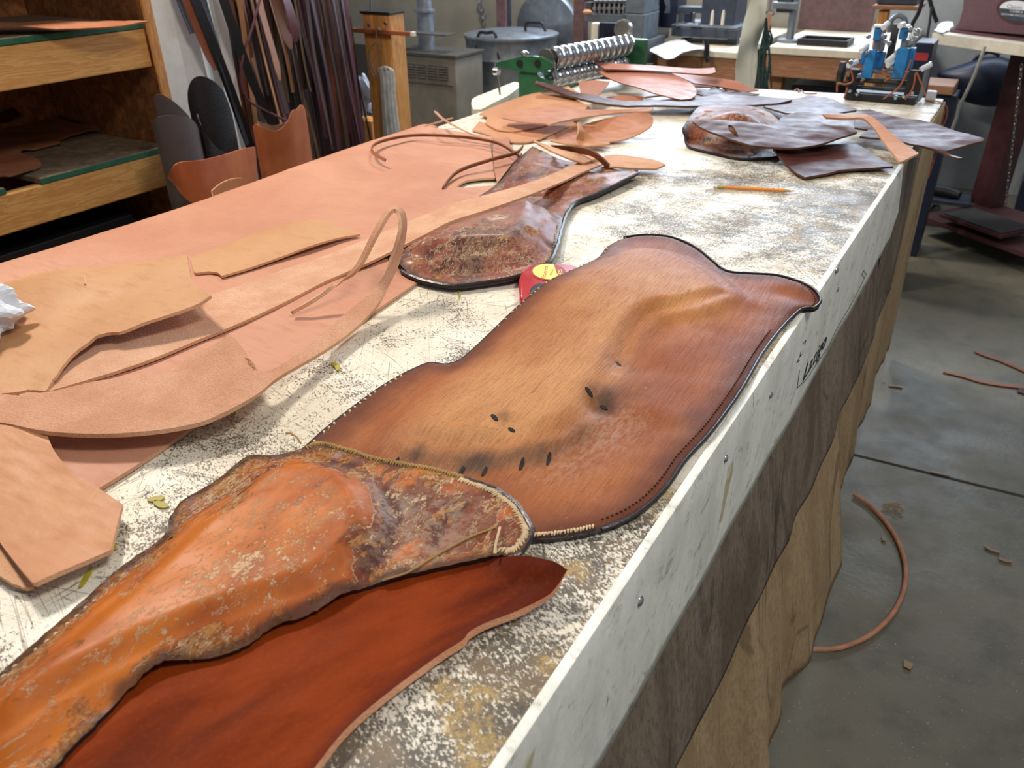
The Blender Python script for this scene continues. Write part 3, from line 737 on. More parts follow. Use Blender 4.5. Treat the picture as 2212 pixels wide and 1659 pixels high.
def tabletext(s, a, b, hpx, h, z, m, name, par, wsc=1.):
    """lettering lying at height h along pixel a->b, letter height hpx (pixel offset)"""
    cu = bpy.data.curves.new('t', 'FONT'); cu.body = s; cu.size = 1; cu.extrude = .0; to = bpy.data.objects.new('t', cu); COL.objects.link(to)
    me = bpy.data.meshes.new_from_object(to.evaluated_get(bpy.context.evaluated_depsgraph_get())); bpy.data.objects.remove(to)
    L = max(v.co.x for v in me.vertices); A = T(a[0], a[1], h); U = (T(b[0], b[1], h)-A)/L; Wv = (T(a[0]+hpx[0], a[1]+hpx[1], h)-A)/.7
    vs = [Vector((A.x+U.x*v.co.x+Wv.x*v.co.y, A.y+U.y*v.co.x+Wv.y*v.co.y, TT+z)) for v in me.vertices]
    return link(name, vs, [list(p.vertices) for p in me.polygons], m, par, smooth=False)
tabletext('Starrett', (1178, 601), (1184, 575), (-9, 0), .023, .0236, M['taperd'], 'lettering', lb)
tabletext('MEGA', (1192, 595), (1196, 582), (-5, 0), .023, .0236, M['taperd'], 'lettering', lb)
tabletext('25', (1211, 596), (1214, 583), (-8, 0), .0235, .0243, M['tapey'], 'numerals', lb)
gp = crom([np.array(T(a, b, .0235)[:]) for a, b in ((1144, 640), (1146, 622), (1160, 612), (1190, 609), (1215, 611), (1205, 618), (1175, 638), (1150, 650))], True, 5)
slab(gp, TT+.004, TT+.0235, .002).link('grip', M['grip'], tm)

# ---- the large brown flap in the middle
cf = [(640, 985, .008), (668, 950, .008), (720, 905, .008), (800, 845, .008), (850, 813, .008), (900, 788, .008), (930, 778, .008), (965, 781, .008), (1000, 765, .010), (1060, 710, .017), (1120, 652, .028), (1180, 605, .037), (1240, 576, .036), (1290, 552, .028), (1310, 530, .022), (1335, 515, .020), (1362, 508, .020), (1400, 505, .020), (1450, 510, .018), (1500, 530, .015), (1540, 560, .012), (1572, 583, .012), (1620, 588, .012), (1680, 592, .014), (1730, 606, .018), (1762, 624, .020), (1774, 645, .018), (1762, 660, .015), (1735, 664, .012), (1712, 682, .010), (1680, 717, .009), (1645, 765, .009), (1605, 835, .009), (1565, 893, .009), (1530, 938, .009), (1482, 990, .009), (1440, 1050, .009), (1380, 1104, .009), (1300, 1140, .009), (1220, 1156, .009), (1150, 1161, .009), (1060, 1165, .008), (940, 1120, .008), (820, 1060, .008), (720, 1010, .008)]
hl = [[(1008, 834)]*2, [(1150, 876)]*2, [(1268, 758)]*2, [(1335, 775), (1339, 779)], [(1224, 946)]*2, [(1268, 911)]*2, [(1083, 979)]*2, [(1327, 817)]*2]
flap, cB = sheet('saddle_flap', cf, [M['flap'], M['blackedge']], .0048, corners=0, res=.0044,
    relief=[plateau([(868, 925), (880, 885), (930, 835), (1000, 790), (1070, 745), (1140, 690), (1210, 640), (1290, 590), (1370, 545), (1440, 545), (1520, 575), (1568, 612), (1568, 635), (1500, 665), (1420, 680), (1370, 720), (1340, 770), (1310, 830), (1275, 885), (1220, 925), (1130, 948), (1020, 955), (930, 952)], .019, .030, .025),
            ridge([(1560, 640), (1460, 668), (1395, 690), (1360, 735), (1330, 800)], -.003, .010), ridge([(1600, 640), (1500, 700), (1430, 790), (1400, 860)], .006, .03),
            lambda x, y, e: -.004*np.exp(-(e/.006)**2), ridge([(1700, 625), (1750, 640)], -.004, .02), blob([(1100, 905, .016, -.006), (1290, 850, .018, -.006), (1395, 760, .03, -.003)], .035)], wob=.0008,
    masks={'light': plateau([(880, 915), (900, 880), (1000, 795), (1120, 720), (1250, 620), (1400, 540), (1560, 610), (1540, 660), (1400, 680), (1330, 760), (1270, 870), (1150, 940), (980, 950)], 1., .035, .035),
           'stain': lambda x, y, e: blob([(1300, 855, .028, .85), (1390, 830, .045, .5), (1020, 988, .03, .7), (900, 965, .022, .6), (1150, 970, .028, .6), (1260, 930, .025, .4), (1090, 908, .016, .7), (1340, 780, .025, .4)])(x, y, e)+ridge([(860, 975), (1000, 985), (1150, 970), (1240, 935), (1310, 870)], .35, .014)(x, y, e),
           'grey': blob([(1340, 890, .045, .9), (1280, 945, .045, .8), (1200, 995, .04, .6), (1100, 1015, .03, .35), (1330, 790, .02, .8), (1380, 640, .05, .15), (1520, 760, .05, .25)]),
           'hole': lambda x, y, e: np.maximum(lines(hl, .0030, .025)(x, y, e), 0*lines([[(1064, 899), (1072, 908)], [(1100, 918), (1112, 923)], [(1267, 838), (1277, 846)], [(1300, 858), (1312, 862)], [(846, 972), (858, 962)], [(892, 990), (908, 976)], [(990, 996), (1000, 982)], [(1040, 996), (1048, 980)], [(1122, 984), (1130, 968)], [(1180, 972), (1188, 955)]], .0036, .028)(x, y, e))})
tag(flap, 'large oiled brown saddle flap with dark rim and slots in the middle of the table', 'saddle leather')
i = lambda a, b: near_i(cB, a, b)
fz = surf(flap)
def slot(a, b, w, h=.026):
    p, q = T(*a, h), T(*b, h); mb = MB(); d = (q-p).normalized(); s = Vector((-d.y, d.x, 0)); c = (p+q)/2; L = (q-p).length/2; V = []
    for k in range(20):
        t = 2*math.pi*k/20; r = c+d*L*math.cos(t)+s*w*.62*math.copysign(abs(math.sin(t))**.7, math.sin(t)); V.append(Vector((r.x, r.y, fz(r.x, r.y)+.0004)))
    mb.prism(V, (0, 0, .0005)); return mb.link('slot', M['holeshade'], flap)  # flat dark oval on the surface stands for the shade inside the slot
for a, b, w in (((1062, 897), (1074, 908), .0045), ((1098, 917), (1112, 924), .0035), ((1266, 837), (1279, 848), .005), ((1298, 858), (1313, 864), .004), ((845, 974), (859, 960), .003), ((892, 992), (907, 976), .0018), ((989, 997), (1001, 980), .0032), ((1040, 998), (1050, 980), .003), ((1122, 986), (1131, 966), .0032), ((1182, 975), (1189, 954), .003)): slot(a, b, w)
edging('bound_edge', cB, M['blackedge'], flap, .0021, i(1335, 515), i(1300, 1140))
beads('stitch_holes', flap, cB, i(1590, 585), i(1735, 664), .0068, .0075, .003, .0009, M['holeshade'], flap, across=False, jit=.05, lift=-.0004)
beads('stitch_holes', flap, cB, i(1680, 717), i(1320, 1132), .0058, .010, .0028, .0011, M['holeshade'], flap, across=False, jit=.05, lift=-.0004)
beads('stitching', flap, cB, i(668, 950), i(860, 806), .0088, .0065, .0045, .0014, M['thread'], flap, jit=.5, skip=.25)
beads('stitching', flap, cB, i(1060, 710), i(1335, 515), .0095, .005, .0035, .0012, M['thread'], flap, jit=.6, skip=.3)
beads('stitching', flap, cB, i(1290, 1143), i(1150, 1161), .0030, .006, .0055, .0012, M['thread'], flap, jit=.22)

# ---- near seat leather (orange, varnished)
ns = [(660, 966, .016), (690, 956, .016), (740, 965, .017), (800, 984, .018), (860, 998, .018), (920, 1008, .018), (1000, 1028, .018), (1070, 1052, .018), (1115, 1085, .018), (1140, 1120, .017), (1150, 1150, .016), (1130, 1185, .015), (1105, 1200, .014), (1068, 1199, .014), (1000, 1215, .013), (900, 1240, .012), (800, 1265, .012), (740, 1290, .012), (700, 1315, .012), (655, 1336, .012), (590, 1358, .012), (525, 1398, .012), (470, 1418, .012), (420, 1428, .012), (372, 1434, .012), (330, 1452, .012), (270, 1500, .012), (210, 1560, .012), (150, 1620, .012), (90, 1690, .012), (20, 1780, .012), (-140, 1800, .012), (-160, 1600, .012), (-60, 1510, .012), (0, 1455, .012), (50, 1410, .012), (150, 1322, .012), (250, 1232, .012), (330, 1176, .012), (360, 1150, .012), (368, 1115, .012), (392, 1083, .012), (430, 1060, .012), (470, 1036, .012), (508, 1004, .013), (540, 984, .014), (580, 984, .015), (620, 978, .016)]
seat, sB = sheet('seat_leather', ns, [M['seat'], M['blackedge']], .0048, corners=0, res=.0042, zmin=TT+.0118, jag=.0004,
    relief=[plateau([(520, 1060), (580, 1018), (660, 1005), (740, 1020), (790, 1060), (812, 1120), (800, 1170), (760, 1225), (690, 1275), (560, 1320), (420, 1370), (260, 1440), (120, 1520), (0, 1600), (0, 1500), (180, 1350), (330, 1220), (430, 1130)], .019, .024, .02),
            ridge([(700, 985), (790, 1040), (850, 1100), (835, 1170), (790, 1240)], -.004, .014), ridge([(830, 1235), (950, 1190), (1060, 1130)], .003, .02)], wob=.0011,
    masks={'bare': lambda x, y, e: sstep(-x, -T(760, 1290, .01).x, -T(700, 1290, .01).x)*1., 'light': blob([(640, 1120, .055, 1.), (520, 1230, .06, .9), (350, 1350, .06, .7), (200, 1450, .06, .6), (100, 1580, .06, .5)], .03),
           'stain': lambda x, y, e: blob([(940, 1110, .06, .6), (1050, 1120, .05, .5), (780, 1180, .02, 1.2)])(x, y, e)+.9*np.exp(-(e/.018)**2)*(x < T(700, 1200).x)+ridge([(660, 985), (760, 1010), (840, 1080), (825, 1160), (780, 1240)], 1.3, .011)(x, y, e),
           'grey': lambda x, y, e: ridge([(660, 990), (780, 1030), (830, 1100), (800, 1170)], .25, .006)(x, y, e)+blob([(950, 1090, .05, .22), (900, 1170, .05, .3)])(x, y, e),
           'hole': lines([[(838, 1112)]*2, [(868, 1126)]*2, [(803, 1174)]*2, [(622, 968)]*2, [(397, 1112)]*2, [(365, 1150), (368, 1160)]], .0022, .02)})
tag(seat, 'orange brown varnished seat leather with whip stitched rim in the near foreground', 'saddle leather')
i = lambda a, b: near_i(sB, a, b, .016)
beads('stitching', seat, sB, i(662, 966), i(1000, 1028), .0030, .0022, .0065, .0013, M['threado'], seat, jit=.12, cross_ang=.2)
beads('stitching', seat, sB, i(1000, 1028), i(1075, 1198), .0026, .0062, .0075, .0012, M['thread'], seat, jit=.18)
beads('stitching', seat, sB, i(-60, 1510), i(200, 1280), .0085, .010, .004, .0010, M['thread'], seat, across=False, jit=.2, skip=.2)
edging('bound_edge', sB, M['blackedge'], seat, .0024, i(930, 1010), i(1100, 1199))
th = [(1068, 1196, .018), (1072, 1170, .022), (1080, 1139, .021)]
MB().tube([T(*p) for p in th], .0012, n=5).link('thread_end', M['thread'], seat)
sf = surf(seat); P_ = crom([np.array(T(a, b, .016)[:]) for a, b in ((826, 1250), (880, 1235), (950, 1195), (1010, 1165), (1070, 1143))], False, 8)
MB().tube([(p[0], p[1], sf(p[0], p[1])+.0008) for p in P_], .0011, n=5).link('thread', M['threado'], seat)
fp = [(660, 950, .012), (650, 935, .016), (638, 928, .014), (628, 927, .012)]
MB().tube([T(a-10, b+8, h) for a, b, h in fp], .0011, n=5).link('thread_end', M['threado'], seat)

# ---- red brown dyed leather under the seat
rd = [(1075, 1204, .012), (1120, 1200, .020), (1165, 1206, .028), (1205, 1217, .030), (1226, 1232, .026), (1226, 1232, .026), (1195, 1277, .020), (1160, 1300, .016), (1105, 1325, .013), (1050, 1345, .012), (1012, 1366, .012), (1000, 1382, .012), (950, 1414, .012), (900, 1450, .012), (850, 1488, .012), (795, 1532, .012), (745, 1578, .012), (705, 1625, .012), (660, 1690, .012), (620, 1780, .012), (300, 1820, .006), (40, 1800, .006), (60, 1690, .006), (140, 1600, .006), (250, 1490, .006), (360, 1410, .006), (520, 1350, .006), (640, 1300, .006), (760, 1250, .006), (900, 1215, .006), (1000, 1205, .006)]
red, rB = sheet('dyed_leather', rd, [M['red'], M['redcut'], M['flesh2']], .0068, res=.005, zmin=TT+.0076,
    relief=[lambda x, y, e: -.0045*sstep(e, .0, .03)*(y < T(1000, 1300).y+.3), lambda x, y, e: .0015*np.sin((x*60-y*40)+2*np.sin(y*22))*sstep(e, .01, .05)], wob=.0008,
    ctrl=[(500, 1500, .006), (700, 1400, .006), (900, 1330, .006), (1080, 1250, .010), (400, 1650, .006)], masks={})
tag(red, 'red brown freshly dyed leather with pale cut edge at the bottom of the photo', 'leather')

# ---- scraps on the big side, near left
o, _ = sheet('leather_scrap', [(-90, 590, .022), (0, 612, .022), (70, 592, .024), (130, 582, .030), (180, 580, .036), (183, 584, .030), (240, 576, .038), (320, 563, .046), (404, 550, .058), (404, 550, .058), (408, 575, .055), (413, 602, .052), (430, 622, .052), (455, 638, .056), (455, 638, .056), (430, 655, .050), (370, 678, .044), (310, 697, .040), (262, 716, .034), (236, 718, .032), (205, 726, .030), (190, 741, .028), (190, 741, .028), (168, 756, .026), (140, 785, .022), (115, 820, .018), (99, 846, .013), (99, 846, .013), (60, 845, .013), (30, 850, .013), (-90, 860, .013)], [M['tan2'], M['cut'], M['flesh']], .0045, ctrl=[(100, 700, .026), (250, 640, .034)], res=.008, zmin=TT+.0145, wob=.0006, jag=.0004)
tag(o, 'honey tan scrap with notched curled edge, uppermost at the left', 'leather scrap')
MB().tube([T(181, 582, .040), T(183, 600, .041), T(184, 614, .040)], .0012, n=6).link('cut_notch', M['cut'], o)
o, _ = sheet('leather_scrap', [(-100, 910, .030), (30, 920, .030), (98, 930, .026), (98, 930, .026), (118, 975, .022), (150, 1012, .020), (185, 1038, .018), (215, 1056, .018), (264, 1089, .018), (264, 1089, .018), (255, 1125, .018), (240, 1187, .020), (240, 1187, .020), (200, 1205, .020), (120, 1240, .022), (73, 1262, .022), (73, 1262, .022), (45, 1230, .020), (10, 1185, .018), (-20, 1150, .018), (-110, 1100, .018)], [M['tan3'], M['cut'], M['flesh']], .0048, res=.008, zmin=TT+.0165, wob=.0008)
tag(o, 'orange tan angular scrap lying lowest at the left edge of the table', 'leather scrap')
o, _ = sheet('leather_scrap', [(-120, 1105, .010), (0, 1160, .010), (20, 1195, .010), (60, 1250, .009), (72, 1266, .008), (60, 1275, .008), (30, 1262, .009), (-20, 1230, .010), (-120, 1200, .010)], [M['cut'], M['cut'], M['flesh']], .004, res=.008, zmin=TT+.008, wob=.0008, jag=.0006)
tag(o, 'fuzzy brown scrap end poking from under the orange tan angular scrap', 'leather scrap')
o, _ = sheet('leather_scrap', [(415, 574, .012), (412, 557, .014), (450, 543, .014), (500, 525, .016), (560, 499, .018), (620, 483, .026), (680, 475, .032), (715, 480, .028), (745, 492, .020), (778, 506, .014), (778, 506, .014), (735, 513, .016), (680, 528, .018), (600, 557, .014), (540, 578, .013), (478, 596, .013), (478, 596, .013), (470, 589, .013), (450, 586, .013), (420, 590, .013)], [M['tan2'], M['cut'], M['flesh']], .004, res=.008, zmin=TT+.0115)
tag(o, 'long honey tan scrap with an arched far end beside the notched scrap', 'leather scrap')
# crumpled white paper at the frame edge
bm = bmesh.new(); bmesh.ops.create_icosphere(bm, subdivisions=4, radius=.035); c = T(-28, 688, .045)
for v in bm.verts:
    p = v.co; k = 1+.22*math.sin(p.x*160+3*math.sin(p.y*120))+.18*math.sin(p.z*190+p.y*90); v.co = Vector((p.x*k, p.y*k*1.3, p.z*k*.8))
tag(link('crumpled_paper', [v.co+c+Vector((0, 0, .006)) for v in bm.verts], [[v.index for v in f.verts] for f in bm.faces], M['paper'], smooth=False), 'crumpled white paper on the honey tan scrap at the left frame edge', 'paper'); bm.free()

# ---- long strap running from the lower left up to the back flap
top = [(60, 762, .012), (190, 736, .012), (300, 690, .0125), (430, 645, .0125), (515, 617, .0125), (610, 583, .0125), (704, 551, .0125), (790, 517, .016), (867, 484, .022), (930, 458, .034), (976, 440, .044), (1060, 418, .050), (1153, 391, .045), (1210, 368, .036), (1258, 349, .032), (1302, 344, .024)]
bot = [(40, 860, .012), (99, 847, .012), (301, 785, .0125), (430, 733, .0125), (515, 699, .0125), (610, 655, .0125), (704, 607, .0125), (790, 570, .016), (867, 532, .022), (930, 500, .034), (976, 477, .044), (1060, 450, .050), (1153, 417, .045), (1210, 394, .036), (1258, 372, .032), (1306, 352, .024)]
o = ribbon('leather_strap', [T(*p) for p in top], [T(*p) for p in bot], [M['flesh'], M['cut']], .0045, cross=9)
tag(o, 'long tapering strap, rough side up, crossing the old maroon seat leather', 'strap')
o, _ = sheet('strap_tip', [(1300, 347, .022), (1306, 336, .022), (1330, 333, .02), (1372, 338, .018), (1417, 346, .018), (1438, 355, .018), (1417, 364, .018), (1370, 363, .018), (1318, 359, .02), (1303, 354, .022)], [M['flesh'], M['cut']], .004, res=.008, zmin=TT+.012, parent=o)
# ---- curved strap with the standing loop
inn = [(-200, 800, .034), (0, 850, .034), (100, 847, .034), (215, 822, .034), (330, 812, .034), (410, 768, .036), (460, 745, .044), (497, 727, .052), (525, 752, .046), (565, 802, .036), (644, 764, .030), (730, 690, .026), (790, 640, .035), (826, 600, .052), (850, 555, .075), (866, 505, .105), (866, 468, .125), (857, 453, .132), (847, 453, .132), (835, 466, .128), (812, 507, .108), (771, 580, .065), (708, 632, .034), (634, 677, .014)]
out = [(-200, 880, .032), (0, 912, .032), (100, 931, .032), (215, 937, .032), (330, 930, .032), (420, 915, .032), (470, 897, .034), (520, 872, .036), (560, 848, .034), (605, 812, .030), (687, 765, .024), (752, 721, .020), (803, 673, .026), (838, 622, .040), (864, 566, .060), (878, 505, .092), (878, 468, .115), (868, 448, .126), (850, 444, .130), (830, 456, .128), (803, 503, .108), (764, 577, .065), (702, 638, .034), (632, 680, .014)]
o = ribbon('leather_strap', [T(*p) for p in inn], [T(*p) for p in out], [M['flesh2'], M['cut']], .0055, cross=9)
tag(o, 'curved pink tan strap ending in a tall loop above the big leather side', 'strap')

# ---- thin offcuts near the table's far left
def thin(pts, w, m, label, roll=1.2, th=.0035, par=None):
    o = strip('leather_offcut', [T(*p) for p in pts], w, m, th, roll=roll); tag(o, label, 'offcut'); return o
thin([(831, 346, .026), (803, 328, .032), (808, 311, .034), (848, 298, .032), (906, 291, .026), (1000, 295, .026), (1075, 308, .03), (1122, 336, .026)], .007, [M['tan4'], M['cutd']], 'thin brown offcut with hooked left end on the big leather side')
thin([(955, 406, .012), (968, 388, .016), (995, 366, .022), (1060, 344, .03), (1112, 330, .03), (1128, 316, .03)], .008, [M['tan4'], M['cutd']], 'thin brown offcut curving beside the slit in the big leather side')
thin([(941, 240, .06), (958, 256, .054), (985, 272, .045), (1020, 289, .032), (1064, 306, .02)], .008, [M['tan4'], M['cut']], 'thin pink offcut pointing up at the far left table edge', .4)
thin([(896, 285, .014), (915, 273, .02), (945, 263, .022), (978, 253, .03)], .012, [M['tan'], M['cut']], 'narrow pink offcut on the left table edge by the grey laces', .2)
o, _ = sheet('leather_scrap', [(1064, 300, .012), (1100, 296, .013), (1104, 318, .013), (1128, 330, .013), (1110, 350, .012), (1092, 372, .012), (1074, 396, .012), (1066, 355, .012)], [M['tan4'], M['cutd']], .004, res=.01, zmin=TT+.011); tag(o, 'small tan patch tucked beside the old maroon seat leather', 'leather scrap')
strp = ribbon('leather_strap', [T(1152, 302, .05), T(1185, 314, .05), T(1225, 326, .048), T(1300, 338, .034)], [T(1154, 305, .05), T(1190, 325, .05), T(1230, 342, .046), T(1262, 352, .036)], [M['flesh'], M['cut']], .004)
tag(strp, 'short pointed strap end crossing the tip of the long strap', 'strap')
thin([(1195, 320, .03), (1240, 322, .05), (1275, 328, .054), (1298, 342, .045), (1316, 360, .03)], .018, [M['flesh2'], M['cutd']], 'arched narrow offcut standing over the long strap tip', 1.1)

# ---- middle pile of tan scraps
def sc(pts, m, label, th=.0035, res=.012, name='leather_scrap', zmin=.005, **k):
    o, _ = sheet(name, pts, m, th, res=res, zmin=TT+zmin, **k); tag(o, label, 'leather scrap', 'tan scraps piled in front of the green machine' if k.pop('grp', 0) else None); return o
A4 = [M['tan4'], M['cut']]; A2 = [M['tan3'], M['cut']]; PK = [M['pink'], M['cutd'], M['tan4']]
sc([(1020, 281, .006), (1035, 262, .006), (1094, 276, .008), (1153, 272, .012), (1235, 262, .02), (1245, 266, .02), (1211, 280, .014), (1167, 299, .008), (1138, 307, .006), (1108, 307, .006), (1070, 300, .006), (1055, 290, .006)], A2, 'tan scrap lowest at the near side of the middle pile')
sc([(1035, 246, .012), (1058, 234, .014), (1094, 220, .02), (1135, 206, .03), (1175, 198, .04), (1215, 200, .04), (1240, 214, .035), (1270, 228, .03), (1250, 256, .02), (1185, 270, .016), (1110, 284, .012), (1075, 280, .012), (1050, 266, .012), (1052, 252, .012)], A2, 'broad tan scrap under the dark strap at the left of the pile', zmin=.012)
sc([(1182, 297, .010), (1235, 276, .02), (1300, 258, .035), (1370, 243, .05), (1400, 243, .05), (1411, 255, .042), (1405, 273, .03), (1373, 292, .016), (1338, 303, .010), (1285, 306, .008), (1226, 301, .008)], A4, 'long rounded brown scrap tilting up toward the right of the pile', ctrl=[(1300, 285, .012)])
sc([(1085, 246, .04), (1150, 235, .05), (1250, 236, .055), (1340, 236, .055), (1412, 233, .056), (1405, 240, .054), (1340, 243, .050), (1260, 253, .046), (1210, 262, .044), (1185, 270, .042), (1178, 266, .040), (1130, 263, .038), (1084, 254, .036)], A4, 'long curled tan scrap lying uppermost across the middle pile', zmin=.036)
sc([(1188, 303, .02), (1226, 311, .012), (1300, 316, .010), (1318, 308, .012), (1290, 304, .012), (1260, 306, .012), (1225, 300, .016)], A2, 'small pale scrap at the near foot of the middle pile', zmin=.008)
o = ribbon('leather_scrap', [T(1251, 262, .060), T(1262, 280, .045), T(1285, 300, .026), T(1318, 311, .02)], [T(1249, 264, .060), T(1250, 285, .044), T(1245, 303, .024), T(1262, 315, .016)], A2, .004); tag(o, 'small curled scrap shaped like a thorn in front of the pile', 'leather scrap')
thin([(1225, 270, .05), (1250, 270, .05), (1285, 272, .045)], .012, [M['tan3'], M['cut']], 'short pale offcut end in the middle pile', .5)
sc([(1195, 205, .03), (1200, 190, .045), (1227, 186, .05), (1250, 200, .04), (1262, 214, .03), (1230, 212, .03)], A2, 'tan scrap end standing beside the green machine', zmin=.02)
sc([(1290, 214, .014), (1340, 206, .02), (1393, 208, .02), (1440, 205, .016), (1393, 211, .014), (1384, 218, .012), (1330, 221, .012)], A4, 'brown scrap between the triangular one and the rosy sheet', zmin=.008)
sc([(1250, 176, .062), (1250, 176, .062), (1284, 173, .060), (1318, 176, .056), (1318, 176, .056), (1300, 198, .045), (1281, 217, .034), (1281, 217, .034), (1262, 206, .044), (1254, 196, .052)], A4, 'triangular brown scrap standing behind the dark strap', zmin=.028)
# far pink sheets
sc([(1440, 172, .026), (1500, 173, .030), (1560, 180, .028), (1585, 187, .022), (1535, 188, .02), (1480, 187, .02)], A4, 'brown sheet under the rosy sheets at the back', zmin=.014)
sc([(1450, 158, .050), (1525, 165, .050), (1601, 176, .036), (1603, 182, .030), (1639, 195, .012), (1607, 197, .014), (1560, 188, .026), (1498, 179, .040)], PK, 'thin rosy sheets fanned out toward the pale post', zmin=.010)
sc([(1560, 189, .022), (1595, 187, .022), (1608, 190, .018), (1610, 201, .008), (1598, 203, .008), (1575, 197, .014)], PK, 'short rosy flap beside the jagged glossy scrap', zmin=.006)
sc([(1286, 151, .068), (1340, 151, .070), (1400, 151, .070), (1441, 153, .068), (1441, 153, .068), (1468, 167, .058), (1494, 180, .048), (1505, 200, .036), (1493, 213, .030), (1493, 213, .030), (1471, 215, .030), (1417, 202, .038), (1376, 188, .046), (1341, 179, .052), (1314, 168, .060)], PK, 'glossy rosy sheet sloping down behind the dark strap', zmin=.026)
sc([(1281, 134, .085), (1336, 137, .084), (1417, 142, .080), (1498, 148, .076), (1544, 146, .076), (1546, 156, .068), (1525, 160, .066), (1471, 157, .070), (1400, 152, .074), (1308, 149, .078)], PK, 'rosy rolled edge leather uppermost at the back of the table', zmin=.060)
# ---- dark leathers
D = [M['dark'], M['dcut'], M['dcut']]
def dk(pts, label, th=.0048, res=.009, zmin=.005, **k): o, B = sheet('dark_leather', pts, D, th, res=res, zmin=TT+zmin, wob=.002, **k); tag(o, label, 'dark leather'); return o
dk([(1155, 181, .068), (1180, 190, .060), (1241, 209, .046), (1281, 219, .040), (1336, 226, .034), (1400, 228, .030), (1500, 228, .030), (1600, 228, .030), (1680, 222, .034), (1711, 214, .038), (1690, 212, .034), (1640, 208, .024), (1560, 203, .020), (1502, 210, .022), (1471, 214, .024), (1390, 217, .028), (1330, 215, .034), (1281, 206, .044), (1240, 196, .052), (1200, 185, .062), (1158, 175, .072)], 'very long dark strap shaped sheet lying over the pile from the green machine', th=.006, zmin=.018, ctrl=[])
dk([(1500, 200, .016), (1503, 190, .022), (1503, 190, .022), (1530, 193, .018), (1546, 184, .024), (1546, 184, .024), (1560, 192, .016), (1600, 197, .014), (1640, 204, .010), (1600, 206, .010), (1520, 207, .012)], 'jagged glossy dark scrap catching the window light', zmin=.007)
# moulded brown piece under the dark ones
o, mB = sheet('molded_leather', [(1481, 296, .018), (1478, 272, .040), (1502, 238, .045), (1519, 228, .042), (1564, 229, .04), (1622, 229, .036), (1677, 252, .02), (1700, 290, .012), (1690, 328, .008), (1670, 338, .008), (1620, 341, .008), (1588, 339, .008), (1545, 330, .008), (1500, 319, .008), (1485, 312, .009)], [M['molded'], M['blackedge']], .005, res=.007, zmin=TT+.007, corners=0,
    ctrl=[(1484, 280, .048), (1520, 298, .050), (1580, 310, .046), (1640, 318, .034), (1560, 260, .055), (1620, 270, .05)], wob=.001,
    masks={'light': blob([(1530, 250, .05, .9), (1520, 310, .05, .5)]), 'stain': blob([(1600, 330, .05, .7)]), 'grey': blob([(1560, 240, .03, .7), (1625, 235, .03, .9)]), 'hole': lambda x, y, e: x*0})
tag(o, 'molded brown seat leather with rounded front under the dark sheet with a slot', 'saddle leather')
dk([(1650, 229, .03), (1712, 214, .03), (1746, 206, .032), (1794, 214, .034), (1856, 238, .036), (1822, 243, .034), (1777, 246, .034), (1698, 246, .032)], 'dark plum sheet farthest back of the dark leathers', zmin=.026)
dk([(1850, 239, .046), (1880, 236, .05), (1932, 250, .052), (2001, 262, .05), (2070, 284, .045), (2126, 299, .043), (2126, 304, .04), (2087, 314, .034), (2042, 325, .030), (2042, 325, .030), (2079, 343, .022), (2068, 343, .022), (2018, 322, .030), (1967, 310, .034), (1912, 300, .032), (1857, 294, .030), (1876, 281, .034), (1846, 276, .036)], 'dark plum sheet reaching out past the table edge', zmin=.024)
dk([(1496, 263, .062), (1553, 259, .066), (1605, 262, .064), (1664, 269, .058), (1681, 263, .058), (1690, 252, .058), (1726, 244, .06), (1794, 243, .06), (1846, 248, .058), (1846, 248, .058), (1844, 270, .056), (1852, 284, .052), (1812, 298, .046), (1760, 313, .040), (1708, 319, .040), (1622, 313, .046), (1553, 291, .054), (1519, 277, .058)], 'dark plum sheet with an oval slot lying on the molded brown leather', zmin=.036, holes=[[(1573, 271, .062), (1583, 272, .062), (1593, 282, .061), (1595, 287, .061), (1586, 285, .061), (1576, 278, .062)]])
dk([(1670, 321, .030), (1726, 319, .022), (1790, 313, .020), (1847, 306, .022), (1847, 306, .022), (1881, 328, .016), (1930, 359, .012), (1930, 359, .012), (1880, 362, .012), (1829, 365, .012), (1785, 374, .010), (1739, 382, .010), (1739, 382, .010), (1712, 367, .012), (1690, 343, .020)], 'dark plum four cornered sheet nearest the pencil', zmin=.008)
o = ribbon('leather_strap', [T(1777, 246, .072), T(1830, 248, .074), T(1865, 246, .078), T(1888, 255, .078), T(1912, 275, .072), T(1940, 300, .062), T(1985, 331, .05)], [T(1784, 253, .068), T(1830, 255, .072), T(1860, 254, .075), T(1876, 264, .072), T(1893, 283, .066), T(1908, 305, .058), T(1945, 350, .046)], [M['tan3'], M['cut']], .005)
tag(o, 'twisted bright tan strip lying over the dark plum sheets', 'strap')

# ---- pencil
a = T(1541, 403, .004); b = T(1717, 413, .004); d = (b-a).normalized(); L = (b-a).length
pe = empty('pencil', a, 'orange yellow pencil lying alone on the dirty table top', 'pencil')
MB().lathe(a, b, [(.0, .0026), (.001, .0034), (.008, .0034)], n=12).link('eraser', M['cream'], pe)
MB().lathe(a, b, [(.0082, .0036), (.012, .0039), (.014, .0035), (.017, .0039), (.020, .0035), (.0225, .0036)], n=12).link('ferrule', M['ferrule'], pe)
MB().lathe(a, b, [(.0227, .0037), (L-.022, .0037)], n=6).link('barrel', M['yellow'], pe)
tp_ = MB().lathe(a, b, [(L-.0218, .0036), (L-.006, .0014)], n=12).link('sharpened_tip', M['pencilwood'], pe)
MB().lathe(a, b, [(L-.0059, .0013), (L, .0002)], n=8).link('lead', M['graphite'], tp_)

